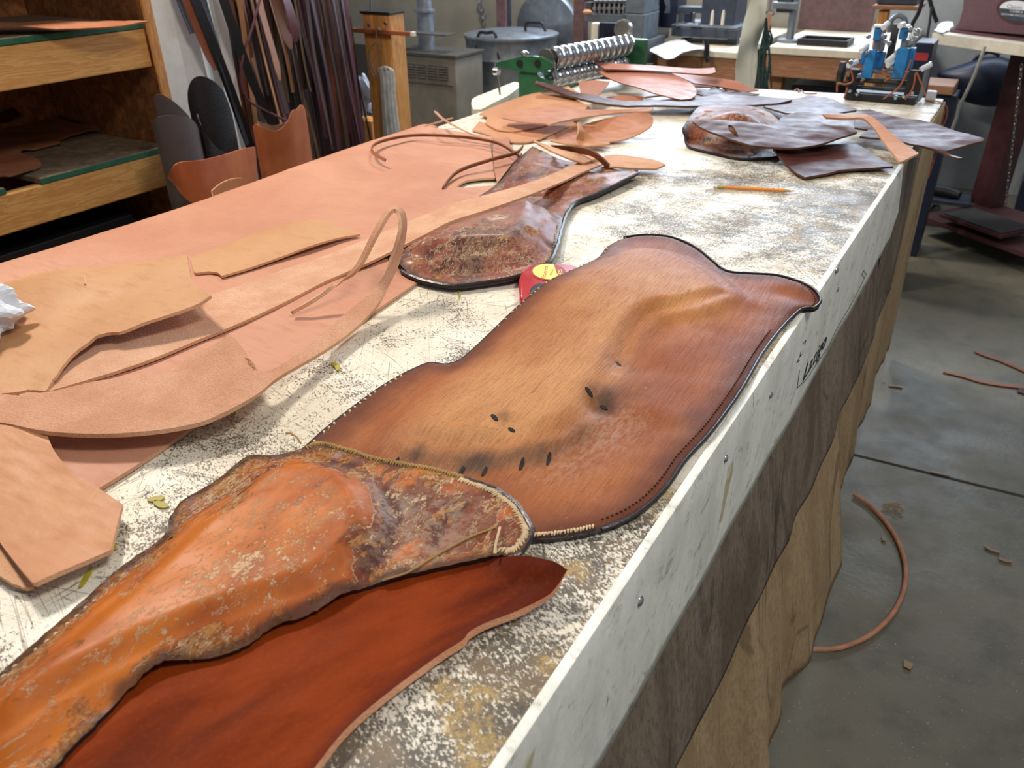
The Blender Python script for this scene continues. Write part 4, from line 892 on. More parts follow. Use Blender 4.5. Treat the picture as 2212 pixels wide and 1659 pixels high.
# ---- crumbs and trimmings scattered on the table (each its own small thing)
def crumb(pts, m, label, w=.004, r=.0012):
    o = strip('trimming', [T(x, y, .0026) for x, y in pts], lambda t: w*(1-.75*abs(2*t-1)**2), [m, m], .0012); tag(o, label, 'trimming')
M['olive'] = simple('olive_yellow_trimming', S(178, 164, 40), .5)
crumb([(318, 1079), (340, 1076), (355, 1074)], M['olive'], 'olive yellow trimming beside the angular scrap', .009)
crumb([(332, 1082), (350, 1090), (362, 1094)], M['olive'], 'olive yellow trimming in front of the first one beside the angular scrap', .008)
crumb([(172, 1268), (186, 1245), (199, 1223)], M['olive'], 'olive trimming in the shadow of the angular scrap', .005)
crumb([(716, 782), (728, 790), (730, 800)], M['olive'], 'olive trimming on the table right of the curved strap', .007)
crumb([(498, 888), (508, 893)], M['olive'], 'tiny olive trimming just off the big side edge', .006)
crumb([(985, 612), (992, 632), (990, 645)], M['olive'], 'olive thread of trimming in front of the old maroon seat leather', .002)
crumb([(238, 1183), (252, 1179)], M['olive'], 'tiny olive trimming at the right corner of the angular scrap', .008)
# ------------------------------------------------------------ left: partition and shelving
flat('wall_left', (-3.02, -2.0, 0), (-2.92, 2.95, 3.0), M['wallp'])
SX = -2.30
sh = empty('shelving_unit', (-2.6, .5, 0), 'open pine shelving unit with green painted shelf edges at the left', 'shelving')
MB().box((-2.91, 1.665, .0), (SX+.005, 1.69, 2.1)).link('side_panel', M['osb'], sh)
MB().box((SX+.0055, 1.662, .0), (SX+.016, 1.692, 2.1)).link('upright_edge', M['pinez'], sh)
MB().box((-2.915, -1.0, .0), (-2.89, 1.66, 2.1)).link('back_panel', M['osb'], sh)
MB().box((SX-.035, -1.0, 1.028), (SX, 1.66, 1.135)).link('rail', M['pine'], sh)
MB().box((SX-.035, -1.0, .668), (SX, 1.66, .772)).link('rail', M['pine'], sh)
def shelf(y0, y1, z, name='shelf'):
    s = MB().box((-2.885, y0, z), (SX-.002, y1, z+.016)).link(name, M['osbg'], sh)
    MB().box((SX-.0015, y0, z), (SX+.0025, y1, z+.015)).link('painted_edge', M['green'], s)
shelf(-.95, 1.655, 1.137); 
gY = atx(88, 395, SX).y
shelf(gY, 1.655, .774)
lft = MB().box((-2.885, -.95, .774), (SX-.002, gY-.10, .790)).link('shelf', M['osbg'], sh); MB().box((SX-.0015, -.95, .774), (SX+.0025, gY-.10, .789)).link('painted_edge', M['green'], lft)
shelf(-.95, 1.655, 1.52)  # unseen top shelf, added to block lamp light from the shelves below
o = MB().box((-2.86, -.9, .0), (SX-.05, 1.5, .60)).link('shade_infill', M['black']); tag(o, 'black chest standing in for the shade under the lower pine shelf', 'infill')  # added black box that keeps the space under the shelf dark
def onshelf(pts, z, m, label, ctrl=(), **k):
    P = [atz(a, b, z+h) for a, b, h in pts]; C = [atz(a, b, z+h) for a, b, h in ctrl]
    o, _ = sheet('shelved_hide', P, m, .004, res=.018, zmin=z+.005, **k); tag(o, label, 'hide', None); return o
onshelf([(-60, 238, .04), (60, 236, .04), (150, 262, .03), (225, 268, .02), (228, 275, .01), (170, 288, .01), (130, 300, .008), (130, 308, .008), (72, 322, .008), (50, 322, .01), (45, 330, .01), (84, 346, .012), (80, 360, .01), (20, 382, .01), (-60, 384, .01)], .792, [M['tan4'], M['cutd']], 'dusky pink hide spread on the lower shelf', wob=.004)
onshelf([(-60, 262, .08), (30, 232, .09), (44, 246, .08), (20, 264, .07), (-60, 275, .06)], .792, [M['dark'], M['dcut']], 'dark hide end lying over the dusky pink hide on the lower shelf')
onshelf([(-60, 50, .02), (100, 46, .02), (230, 45, .015), (322, 46, .01), (250, 56, .01), (120, 60, .015), (-60, 58, .02)], 1.155, [M['tan4'], M['cutd']], 'thin reddish hide on the upper shelf', wob=.003)

# ------------------------------------------------------------ hanging straps
W_ = {'white': M['white'], 'black': M['blackleather']}
SC = {k: simple('strap_'+k, S(*v), .5, scale=8) for k, v in {'tan': (196, 138, 96), 'brown': (120, 76, 52), 'rust': (158, 90, 58), 'choc': (70, 46, 40), 'plum': (82, 46, 58), 'burg': (96, 38, 46), 'khaki': (150, 124, 88), 'ink': (34, 28, 32), 'pinkt': (200, 146, 120), 'grey': (98, 84, 78)}.items()}
def hstrap(px, X, w, m, zb, dx=0., label=None, group=None, th=.0025, name='hanging_strap', tip=False, wav=.006, curve=0., dX=0.):
    p = atx(px, 0, X); zt = p.z+.12; n = 9; A = []; B = []; ph = random.random()*6
    tw = random.uniform(-.35, .35)
    for i in range(n):
        t = i/(n-1); z = zt+(zb-zt)*t; y = p.y+dx*t+curve*math.sin(t*math.pi)+wav*math.sin(ph+t*5); x = X+wav*math.cos(ph+t*4)+dX*t
        a = tw+math.sin(ph+t*3)*.25; ww = w*(1 if not (tip and i == n-1) else .35)
        q = Vector((math.sin(a)*.9, math.cos(a), 0))*ww/2; c = Vector((x, y, z)); A.append(c-q); B.append(c+q)
    if zt < 1.58: A.insert(0, Vector((A[0].x, A[0].y, 1.61))); B.insert(0, Vector((B[0].x, B[0].y, 1.61)))
    o = ribbon(name, A, B, [m, m], th, n=3, cross=3)
    return tag(o, label, 'strap', group)
GW = 'wide white leather strips beside the shelving'
for i, (px, X, w, zb, dx) in enumerate([(337, -2.36, .085, .25, 0), (360, -2.38, .075, .3, .01), (392, -2.40, .05, .45, .02), (418, -2.42, .045, .5, .02), (444, -2.42, .03, .55, .03), (466, -2.38, .035, .62, .02)]):
    hstrap(px, X, w, M['white'], zb, dx, ['leftmost wide white strip hanging against the shelving upright', 'second wide white strip from the shelving upright', 'white strip hanging left of the black straps', 'white strip hanging between the two leftmost black straps', 'narrow white strip between the black straps', 'white strip with its end showing above the curled brown leather'][i], None, wav=.004)
hstrap(378, -2.33, .030, M['blackleather'], 1.10, .04, 'short black strap in front of the white strips with brown tab', wav=.002)
hstrap(381, -2.325, .030, SC['rust'], .98, .10, 'brown strap tab with rounded tip in front of the white strips', wav=.002, tip=True)
hstrap(402, -2.32, .036, M['blackleather'], .70, .16, 'black strap slanting across the white strips, leftmost long one', wav=.003)
hstrap(430, -2.32, .034, M['blackleather'], .72, .09, 'black strap slanting across the white strips, right one of the pair', wav=.003)
hstrap(468, -2.30, .034, M['blackleather'], .62, .22, 'curving black strap among the brown straps', wav=.003, curve=-.03)
zones = [(478, 505, ['brown', 'rust', 'choc', 'brown'], 7), (490, 520, ['tan', 'tan', 'pinkt', 'brown'], 7), (515, 560, ['choc', 'burg', 'choc', 'tan', 'ink'], 13), (555, 600, ['brown', 'khaki', 'tan', 'khaki', 'choc', 'ink'], 15), (598, 640, ['choc', 'brown', 'ink', 'khaki', 'choc'], 13), (640, 680, ['plum', 'burg', 'choc', 'ink', 'plum'], 13), (678, 712, ['brown', 'choc', 'rust', 'brown', 'grey'], 12), (705, 745, ['plum', 'plum', 'burg', 'plum', 'choc'], 15)]
names = {'brown': 'medium brown', 'rust': 'rust brown', 'choc': 'chocolate brown', 'tan': 'light tan', 'pinkt': 'pinkish tan', 'burg': 'burgundy', 'khaki': 'khaki', 'ink': 'near black', 'plum': 'plum', 'grey': 'greyish'}
zl = ['just right of the black curving strap', 'left of the dark brown ones', 'above the rust leather tube', 'above the middle of the rust leather tube', 'at the centre of the strap rack', 'in the plum bundle', 'between the two plum bundles', 'in the rightmost plum bundle beside the wooden post']
zn = {0: (.5, .9), 1: (.55, 1.05), 2: (.45, .9), 3: (.4, .9), 4: (.4, .9), 5: (.25, .7), 6: (.2, .7), 7: (.15, .45)}
for zi, (a, b, pal, n) in enumerate(zones):
    for k in range(n):
        c = pal[k % len(pal)]; px = a+(b-a)*(k+random.random())/n; X = random.uniform(-2.62, -2.40)
        hstrap(px, X, random.uniform(.010, .026)*(1.2 if zi < 4 else .9), SC[c], random.uniform(*zn[zi]), random.uniform(-.02, .06)+(.05 if zi == 7 else .02), '%s strap %s' % (names[c], zl[zi]), 'hanging %s straps %s' % (names[c], zl[zi]))
# shadowy back layer of the rack
for k in range(26):
    px = 482+(740-482)*(k+.5)/26; hstrap(px, -2.70, .035, SC['ink' if k % 3 else 'choc'], .15, .03, 'dark strap at the back of the strap rack', 'dark straps at the back of the rack')
for px, w, zb, c, lab in ((612, .05, 1.02, 'burg', 'wide burgundy strap with stamped end near the rack centre'), (596, .045, 1.0, 'brown', 'wide brown strap end left of the burgundy one'), (560, .03, .9, 'pinkt', 'pale pink tan strap left of the rack centre')):
    hstrap(px, -2.36, w, SC[c], zb, .03, lab, tip=True)
# arched burgundy lace
P_ = [atx(a, b, -2.30) for a, b in ((566, -20), (545, 60), (525, 120), (521, 175), (535, 215), (575, 240), (620, 262), (662, 285))]
o = MB().tube([Vector(p) for p in crom(P_, False, 6)], .0045, n=6).link('burgundy_lace', SC['burg']); tag(o, 'burgundy lace arching across the brown straps', 'lace')
# rail the straps hang from (above the frame)
o = MB().tube([(-2.52, 1.72, 1.62), (-2.52, 2.93, 1.62)], .012, n=10).link('strap_rail', M['pinez']); tag(o, 'wooden rail the leather straps hang from', 'rail')

# ------------------------------------------------------------ rolled leathers standing on the floor
def roll(name, c, r, h, turns, mats, label, slant=.0, start=0., lean=(0, 0), grow=.012, topf=None, z0=.0, th=.004):
    A = []; B = []; n = int(26*turns)
    for i in range(n+1):
        t = i/n; a = start+t*turns*2*math.pi; rr = r*(1-grow/r*(turns*t)); zt = h+slant*math.sin(a+.6)+(topf(t) if topf else 0)
        A.append(Vector((c[0]+rr*math.cos(a)+lean[0], c[1]+rr*math.sin(a)+lean[1], zt))); B.append(Vector((c[0]+rr*math.cos(a), c[1]+rr*math.sin(a), z0)))
    o = ribbon(name, A, B, mats, th, n=2, cross=14, smooth=False); return tag(o, label, 'leather roll')
def wall(name, top, X0, bulge, mats, parent=None, th=.004, zb=.01, n=5):
    """standing leather: rim follows the photo, body bows toward the table"""
    P = crom([np.array(p, float) for p in top], False, n); A = []; B = []; k = len(P)
    for i, (a, b) in enumerate(P):
        X = X0+bulge*math.sin(math.pi*(.06+.88*i/(k-1))); p = atx(a, b, X); A.append(p); B.append(Vector((X, p.y, zb)))
    return ribbon(name, A, B, mats, th, n=1, cross=10, smooth=False, parent=parent)
GBm = [M['greybrown'], M['greybrown']]; BKm = [M['blackleather'], M['blackleather']]; RUm = [M['rust'], M['cutd']]
def rolled(x, y, label):
    q = atx(x, y, -2.1); return empty('rolled_leather', (-2.1, q.y, .01), label, 'leather roll')
r1 = rolled(383, 250, 'grey brown leather roll standing at the end of the shelving')
wall('outer_wrap', [(332, 268), (334, 258), (345, 251), (370, 249), (400, 252), (418, 264), (431, 290)], -2.10, .07, GBm, r1)
wall('inner_flap', [(334, 212), (338, 205), (350, 205), (372, 218), (392, 236), (406, 252), (413, 270)], -2.115, .02, GBm, r1)
r2 = rolled(463, 205, 'black leather roll with a rounded top between the grey brown roll and the straps')
wall('outer_wrap', [(409, 222), (408, 195), (414, 174), (426, 165), (442, 166), (462, 177), (482, 200), (496, 238), (505, 275), (511, 310)], -2.15, .06, BKm, r2)
wall('inner_fold', [(424, 245), (430, 262), (446, 290), (468, 318), (490, 330)], -2.09, .03, BKm, r2)
r3 = rolled(605, 280, 'rust coloured leather tube with a torn wavy rim holding offcuts')
wall('outer_wrap', [(546, 272), (552, 268), (566, 275), (590, 283), (606, 279), (622, 262), (632, 240), (643, 235), (652, 226), (660, 240), (666, 290)], -2.12, .09, RUm, r3)
wall('back_wall', [(556, 262), (575, 268), (600, 270), (625, 258), (640, 248), (660, 250)], -2.16, -.03, RUm, r3)
A = [atx(a, b, X) for a, b, X in ((367, 380, -1.86), (372, 362, -1.84), (388, 350, -1.83), (430, 346, -1.83), (475, 336, -1.87), (520, 322, -1.93), (548, 317, -1.99))]
B = [atx(a, b, X) for a, b, X in ((374, 398, -1.85), (398, 424, -1.84), (420, 440, -1.83), (450, 440, -1.83), (490, 430, -1.86), (530, 415, -1.92), (556, 405, -1.98))]
o = ribbon('curled_leather', A, B, [M['rust'], M['rust']], .005, cross=8); tag(o, 'curled brown leather propped behind the big hide, in front of the rolls', 'leather')
A = [atx(a, b, -1.72) for a, b in ((458, 412), (478, 396), (500, 387), (525, 385), (550, 396))]
B = [Vector((a.x, a.y, .01)) for a in A]
o = ribbon('curled_leather', A, B, [M['tan3'], M['cut']], .004, cross=5); tag(o, 'rounded tan leather end rising just behind the table edge', 'leather')

# ------------------------------------------------------------ wooden post with dowel and laces
PY_ = 2.98
def pbox(name, x0, y0, x1, y1, Y, dY, m, parent=None, mb=None, rot=None, bottom=None, top=None):
    xm, ym = (x0+x1)/2, (y0+y1)/2; a = aty(x0, ym, Y).x; b = aty(x1, ym, Y).x; zt = aty(xm, y0, Y).z if top is None else top; zb = aty(xm, y1, Y).z if bottom is None else bottom
    k = mb or MB(); k.box((a, Y, zb), (b, Y+dY, zt), 0, rot)
    return k if mb is not None else k.link(name, m, parent)
e0 = aty(815, 200, PY_)
po = empty('lace_post', (e0.x, PY_, 0), 'pale wooden post with a dowel beside the hanging straps', 'post')
a = aty(785, 60, PY_).x; b = aty(843, 60, PY_).x; zt = aty(815, 32, PY_).z
MB().box((a, PY_, .05), (b, PY_+.10, zt)).link('post', M['pinez'], po)
MB().box((a-.01, PY_-.004, zt+.0005), (b+.004, PY_+.104, zt+.012)).link('cap', M['black'], po)
p = aty(760, 64, PY_-.015); q = aty(893, 74, PY_-.015); MB().box((p.x, PY_-.022, q.z-.008), (q.x-.012, PY_-.004, q.z+.009)).link('dowel', SC['rust'], po)
MB().box((q.x-.0118, PY_-.023, q.z-.009), (q.x+.006, PY_-.003, q.z+.010)).link('dowel_tip', M['cream'], po)
for px, py in ((797, 54), (833, 50)):
    c = aty(px, py, PY_); MB().lathe((c.x, PY_+.001, c.z), (c.x, PY_-.02, c.z), [(0, .009), (.003, .009), (.006, .004)], n=14).link('screw', M['steel'], po)
MB().box((a-.05, PY_-.03, 0), (b+.05, PY_+.13, .05)).link('foot', M['pinez'], po)
def tubeP(name, pts, Y, r, m, label=None, cat=None, group=None, parent=None, n=6, sm=5):
    P = [Vector(p) for p in crom([aty(a, b, Y+(c[0] if c else 0)) for a, b, *c in pts], False, sm)]
    o = MB().tube(P, r, n=n).link(name, m, parent)
    return tag(o, label, cat, group) if label else o
tubeP('hook_rod', [(800, -20), (801, 15), (803, 34)], PY_+.04, .004, M['galv'], parent=po)
o = tubeP('wire_hook', [(822, 66), (818, 60), (812, 66), (815, 90), (817, 110), (822, 150)], PY_-.035, .002, M['galv'], 'thin wire hook hanging from the dowel', 'hook')
o = tubeP('wire_loop', [(820, 100), (808, 95), (798, 110), (797, 135), (804, 160), (812, 172), (808, 150), (800, 130)], PY_-.03, .0018, M['galv'], 'thin wire loop lying against the wooden post', 'wire')
for k in range(11):
    u = k/10; x0 = 822+u*28; o = tubeP('rawhide_lace', [(822+u*8, 152-3*math.sin(u*3.1)), (x0-4, 150-5*math.sin(u*3.1)), (x0+1, 165), (x0+4, 220+6*math.sin(k)), (x0+9+u*8, 300+k*2), (x0+12+u*10, 340)], PY_-.04-.006*(k % 3), .0045, M['rope'], 'grey rawhide lace hanging in a bundle from the wire hook', 'lace', 'grey laces hanging from the wire hook')
# clear plastic bag glimpsed behind the post
bm = bmesh.new(); bmesh.ops.create_icosphere(bm, subdivisions=3, radius=.06); c = aty(782, 205, PY_+.17)
for v in bm.verts: p = v.co; k = 1+.25*math.sin(p.x*130+p.z*90)+.15*math.sin(p.y*200); v.co = Vector((p.x*.9*k, p.y*.4*k, p.z*1.5*k))+c
gl = simple('crinkled_clear_plastic', S(190, 205, 225), .12, scale=20)
tag(link('plastic_bag', [v.co for v in bm.verts], [[v.index for v in f.verts] for f in bm.faces], gl, smooth=False), 'crinkled clear plastic bag between the straps and the post', 'bag'); bm.free()
p_ = bpy.data.objects['plastic_bag']; cz = min((v.co.z for v in p_.data.vertices))+p_.location.z
o = MB().box((c.x-.10, c.y-.035, 0), (c.x+.07, c.y+.06, cz-.003)).link('crate', M['pinez']); tag(o, 'narrow pine crate under the clear plastic bag behind the post', 'crate')

# ------------------------------------------------------------ heater
HY = 4.05
z_t = aty(940, 124, HY).z; xa = aty(862, 180, HY).x-.06; xb = aty(985, 180, HY).x
he = empty('gas_heater', ((xa+xb)/2, HY+.2, 0), 'low taupe room heater with louvred vents and a flue pipe', 'heater')
MB().box((xa, HY, .02), (xb, HY+.29, z_t)).link('cabinet', M['heater'], he)
MB().box((xa-.01, HY-.008, z_t+.0005), (xb+.01, HY+.30, z_t+.018)).link('top_plate', M['heaterd'], he)
for k in range(5):
    v = MB(); x0 = xa+.05+k*(xb-xa-.09)/5; w = (xb-xa-.09)/5-.014; zc = z_t-.075
    v.box((x0, HY-.006, zc-.05), (x0+w, HY-.0005, zc+.03)); g_ = v.link('vent', M['heaterd'], he)
    s = MB()
    for q in range(5): s.box((x0+.004, HY-.010, zc-.044+q*.015), (x0+w-.004, HY-.0062, zc-.040+q*.015))
    s.link('louvre', M['heater'], g_)
MB().box((xa+.02, HY-.004, z_t-.155), (xb-.02, HY-.0004, z_t-.15)).link('seam_strip', M['heaterd'], he)
fp_ = aty(922, 100, HY+.2); fl = MB(); fl.lathe((fp_.x, HY+.2, z_t+.0185), (fp_.x, HY+.2, 2.4), [(0, .05), (.20, .05), (.201, .062), (.215, .062), (.216, .045), (1.8, .045)]); fl.link('flue_pipe', M['galv'], he)
zz = aty(922, 66, HY+.2).z; MB().box((fp_.x-.24, HY+.01, zz), (fp_.x+.28, HY+.12, zz+.008)).link('wall_shelf_bracket', M['heaterd'], he)

# ------------------------------------------------------------ galvanised bin and lids
BY = 4.74
c = aty(1105, 130, BY); rT = (aty(1188, 110, BY).x-aty(1020, 110, BY).x)/2; zr = aty(1105, 92, BY-rT).z
bi = empty('galvanized_bin', (c.x, BY, 0), 'round galvanised bin with black side handles behind the green machine', 'bin')
MB().lathe((c.x, BY, .01), (c.x, BY, zr), [(0, rT*.86), (zr*.4, rT*.93), (zr*.41, rT*.955), (zr*.43, rT*.93), (zr-.14, rT*.98), (zr-.13, rT*1.0), (zr-.11, rT*.98), (zr-.03, rT), (zr-.01, rT*1.02)], n=48).link('body', M['galv'], bi)
MB().lathe((c.x, BY, zr), (c.x, BY, zr+.1), [(0, rT*1.035), (.012, rT*1.035), (.016, rT*1.0), (.03, rT*.7), (.035, rT*.2)], n=48).link('lid', M['galv'], bi)
for (x0, y0, x1, y1, Y) in ((1032, 72, 1072, 128, BY-rT*.93), (1136, 50, 1173, 68, BY-.02)):
    tubeP('handle', [(x0, y1), (x0-1, (y0+y1)/2), (x0+3, y0), ((x0+x1)/2, y0-1), (x1-3, y0), (x1+2, (y0+y1)/2), (x1+6, y1)], Y, .010, M['black'], parent=bi, sm=4)
# big round lid leaning on the wall
c = aty(1168, 70, 5.05); R = (aty(1240, 60, 5.05).x-aty(1105, 60, 5.05).x)/2
o = MB().lathe((c.x, 5.10, c.z), (c.x, 5.30, c.z+.03), [(0, R*.3), (.02, R*.6), (.03, R*.97), (.05, R), (.075, R), (.09, R*.96), (.095, R*.3)], n=48).link('round_lid', M['galv']); tag(o, 'large round grey lid standing against the wall behind the bin', 'lid')
o = pbox('lid_stand', 1120, 118, 1240, 300, 5.02, .25, M['greyd'], bottom=0.0, top=c.z-R-.004); tag(o, 'dark crate under the large round lid', 'crate')
o = pbox('broom_board', 1072, -20, 1092, 90, 4.98, .03, M['purple'], bottom=0); tag(o, 'narrow purple brown board leaning behind the bin', 'board')
o = pbox('steel_post', 1090, -20, 1100, 90, 5.05, .03, M['greyd'], bottom=0); tag(o, 'thin dark steel post behind the bin', 'post')
for k, (px, py) in enumerate(((1036, 0), (1041, 20), (1045, 34))):
    o = tubeP('wall_hook', [(px, py-10), (px-4, py), (px+2, py+8), (px+4, py-2)], 5.30, .006, M['galv'], 'small metal hook hanging on the back wall above the bin', 'hook', 'hooks on the back wall above the bin')
# pale wall patch at the left, dark band
o = flat('trim_2', (-6.4, WY-.012, 0), (-3.0, WY-.001, .55), M['heaterd'])

# ------------------------------------------------------------ pale board under the green machine
o = MB().prism([Vector((min(p.x, XL-.003), p.y, p.z)) for p in (T(1018, 224, -.005), T(1020, 214, -.005), T(1030, 208, -.005), T(1110, 177, -.005), T(1132, 180, -.005), T(1100, 205, -.005), T(1040, 236, -.005), T(1022, 236, -.005))], (0, 0, -.06)).link('side_extension', M['cream'])
o.location = o.location-tb.location; o.parent = tb

# ------------------------------------------------------------ green strap cutter with steel rollers
n0 = aty(1145, 213, 2.33); GX0 = n0.x
sl = empty('strap_cutter', (GX0, 2.33, TT), 'green enamelled machine with two grooved steel rollers on the table', 'machine')
ax = Vector((.085, .44, 0)); 
def gp3(px, py, Y=2.33): return aty(px, py, Y)
body = [gp3(1121, 214), gp3(1120, 160), gp3(1126, 152), gp3(1152, 152), gp3(1166, 166), gp3(1188, 176), gp3(1186, 186), gp3(1164, 200), gp3(1162, 214)]
body = [Vector((p.x, p.y, max(p.z, TT+.001))) for p in body]
MB().prism(body, (0, .028, 0)).link('end_plate', M['gmachine'], sl)
cb = [gp3(1071, 135), gp3(1073, 142), gp3(1118, 153), gp3(1160, 157), gp3(1192, 148), gp3(1197, 138), gp3(1172, 124), gp3(1152, 121), gp3(1126, 122), gp3(1119, 124)]
MB().prism([p+Vector((0, -.006, 0)) for p in cb], (0, .022, 0)).link('cross_arm', M['gmachine'], sl)
for px, py in ((1122, 137), (1161, 137)):
    c = gp3(px, py, 2.322); MB().lathe((c.x, 2.3235, c.z), (c.x, 2.31, c.z), [(0, .011), (.003, .011), (.0035, .004)], n=20).link('bearing_hole', M['black'], sl)
c = gp3(1131, 120); MB().lathe((c.x, 2.335, c.z-.03), (c.x, 2.335, c.z+.02), [(0, .008), (.033, .008), (.034, .014), (.038, .014), (.044, .006)], n=12).link('wing_nut', M['steel'], sl)
tubeP('lever_rod', [(1068, 137), (1070, 150), (1076, 172), (1080, 205)], 2.31, .004, M['steel'], parent=sl)
c = gp3(1072, 154, 2.31); MB().lathe((c.x-.014, 2.31, c.z), (c.x+.014, 2.31, c.z), [(0, .006), (.006, .012), (.022, .012), (.028, .006)], n=12).link('knob', M['steel'], sl)
tubeP('rod', [(1196, 130), (1198, 142), (1201, 165)], 2.31, .0035, M['steel'], parent=sl)
def grooved(a, b, r, n, name, body_r=.75):
    a = Vector(a); b = Vector(b); L = (b-a).length; pr = [(0, .014), (.012, .014), (.0125, r*.9)]
    st = (L-.03)/n
    for k in range(n):
        s = .014+k*st; pr += [(s, r*body_r), (s+st*.30, r*body_r), (s+st*.31, r*.96), (s+st*.36, r), (s+st*.9, r), (s+st*.95, r*.96)]
    pr += [(L-.014, r*body_r), (L-.012, .014), (L, .014)]
    return MB().lathe(a, b, pr, n=40).link(name, M['steel'], sl)
u0 = gp3(1184, 128, 2.362); u1 = Vector((u0.x+.09, 2.80, u0.z+.0)); l0 = gp3(1178, 172, 2.362); l1 = Vector((l0.x+.09, 2.80, l0.z))
grooved(u0, u1, .034, 12, 'upper_roller', .84); grooved(l0, l1, .028, 11, 'lower_roller', .9)
MB().lathe(u0+Vector((-.004, -.012, 0)), u0+Vector((0, .01, 0)), [(0, .012), (.002, .031), (.008, .031)], n=30).link('roller_flange', M['heaterd'], sl)
f = u1; MB().box((f.x-.04, 2.812, TT+.001), (f.x+.05, 2.84, f.z+.015)).link('end_plate', M['gmachine'], sl)
MB().lathe((f.x-.03, 2.79, f.z+.045), (f.x-.03, 2.81, f.z+.045), [(0, .03)]+[(.001+.0015*(k % 2)+.001*k, .034 if k % 2 else .031) for k in range(12)]+[(.018, .03)], n=30).link('gear', M['steel'], sl)
MB().box((GX0-.045, 2.362, TT+.001), (GX0+.02, 2.81, TT+.022)).link('base_bar', M['gmachine'], sl)
tubeP('rod', [(1330, 94), (1328, 104), (1324, 118)], 2.84, .0035, M['steel'], parent=sl)

# ------------------------------------------------------------ far benches along the back wall
def thing_boxes(name, label, cat, specs, Y, loc=None):
    """specs: (part, x0,y0,x1,y1, dYstart, depth, material)"""
    e = empty(name, (aty(specs[0][1], specs[0][2], Y).x, Y, 0), label, cat); 
    for (part, x0, y0, x1, y1, o_, d, m) in specs: pbox(part, x0, y0, x1, y1, Y+o_, d, m, e)
    return e
BYf = 4.25
zb1 = aty(1800, 108, BYf).z
be = empty('workbench', (aty(1800, 120, BYf).x, BYf, 0), 'pine workbench at the back wall right of the pale hide', 'workbench')
xa = aty(1655, 120, BYf).x; xb = aty(1900, 120, BYf).x+.05
MB().box((xa, BYf, zb1-.035), (xb, 5.30, zb1)).link('benchtop', M['cream'], be)
MB().box((xa, BYf+.01, zb1-.14), (xb, BYf+.05, zb1-.036)).link('front_rail', M['pinex'], be)
o = MB().box((xa+.1, BYf+.2, 0), (xb-.12, 5.2, zb1-.20)).link('bench_shade_infill', M['navy']); tag(o, 'dark block added for the shade under the right pine workbench', 'cabinet')  # solid added only to make the area below the bench dark
for x in (xa+.04, xb-.06): MB().box((x-.04, BYf+.06, 0), (x+.04, BYf+.14, zb1-.036)).link('leg', M['pinex'], be)
# board standing on bench against wall, tray
o = pbox('purple_board', 1728, -60, 1890, 96, 5.0, .03, M['purple'], bottom=zb1+.001, top=zb1+.34); o.location.x -= 0; tag(o, 'purple brown board standing at the back of the right workbench', 'board')
p = atz(1722, 88, zb1+.02); q = atz(1848, 84, zb1+.02)
tr = empty('black_tray', (p.x, p.y, zb1+.001), 'flat black tray on the right workbench', 'tray')
MB().box((p.x, p.y-.0, zb1+.001), (q.x, p.y+.16, zb1+.012)).link('bottom', M['black'], tr)
for bx in (((p.x, p.y, zb1+.0125), (q.x, p.y+.012, zb1+.03)), ((p.x, p.y+.148, zb1+.0125), (q.x, p.y+.16, zb1+.03)), ((p.x, p.y+.0125, zb1+.0125), (p.x+.012, p.y+.1475, zb1+.03)), ((q.x-.012, p.y+.0125, zb1+.0125), (q.x, p.y+.1475, zb1+.03))): MB().box(*bx).link('rim', M['black'], tr)
st = empty('bench_stand', (aty(1703, 100, 4.5).x, 4.5, zb1), 'grey metal stand on the bench right of the pale hide', 'stand')
b0 = aty(1700, 104, 4.42); MB().lathe((b0.x, 4.45, zb1+.001), (b0.x, 4.45, zb1+.5), [(0, .06), (.012, .06), (.014, .02), (.5, .02)], n=20).link('column', M['galv'], st)
pbox('head', 1680, -40, 1712, 28, 4.42, .12, M['greyd'], st)
pbox('arm', 1668, 5, 1720, 20, 4.40, .04, M['galv'], st)

# left bench with machines
zb2 = aty(1500, 108, 4.2).z; xa = aty(1405, 120, 4.2).x; xb = aty(1592, 120, 4.2).x
be = empty('workbench', ((xa+xb)/2, 4.2, 0), 'pine workbench under the slate grey machine at the back wall', 'workbench')
MB().box((xa, 4.2, zb2-.03), (xb, 5.30, zb2)).link('benchtop', M['cream'], be)
MB().box((xa, 4.21, zb2-.20), (xb, 4.26, zb2-.031)).link('front_rail', M['pinex'], be)
for x in (xa+.05, xb-.05): MB().box((x-.04, 4.27, 0), (x+.04, 4.35, zb2-.031)).link('leg', M['pinex'], be)
tubeP('hand_tool', [(1524, 85), (1527, 100), (1526, 120), (1531, 134)], 4.16, .014, M['black'], 'dark curved tool handle hanging over the bench front', 'tool', sm=4)
P_ = [atz(a, b, zb2+h) for a, b, h in ((1404, 107, .015), (1418, 116, .01), (1438, 127, -.03), (1456, 125, -.03), (1474, 113, .01), (1500, 107, .012), (1540, 104, .012), (1500, 97, .015), (1478, 86, .02), (1450, 87, .02), (1426, 97, .018))]
o, _ = sheet('paper_sheet', P_, [M['paper'], M['paper']], .002, res=.02, zmin=zb2-.05); tag(o, 'crumpled sheet of off white paper drooping over the bench front', 'paper')
mc = empty('splitting_machine', (aty(1520, 70, 4.4).x, 4.4, zb2), 'slate grey machine with a flat bed on the middle bench', 'machine')
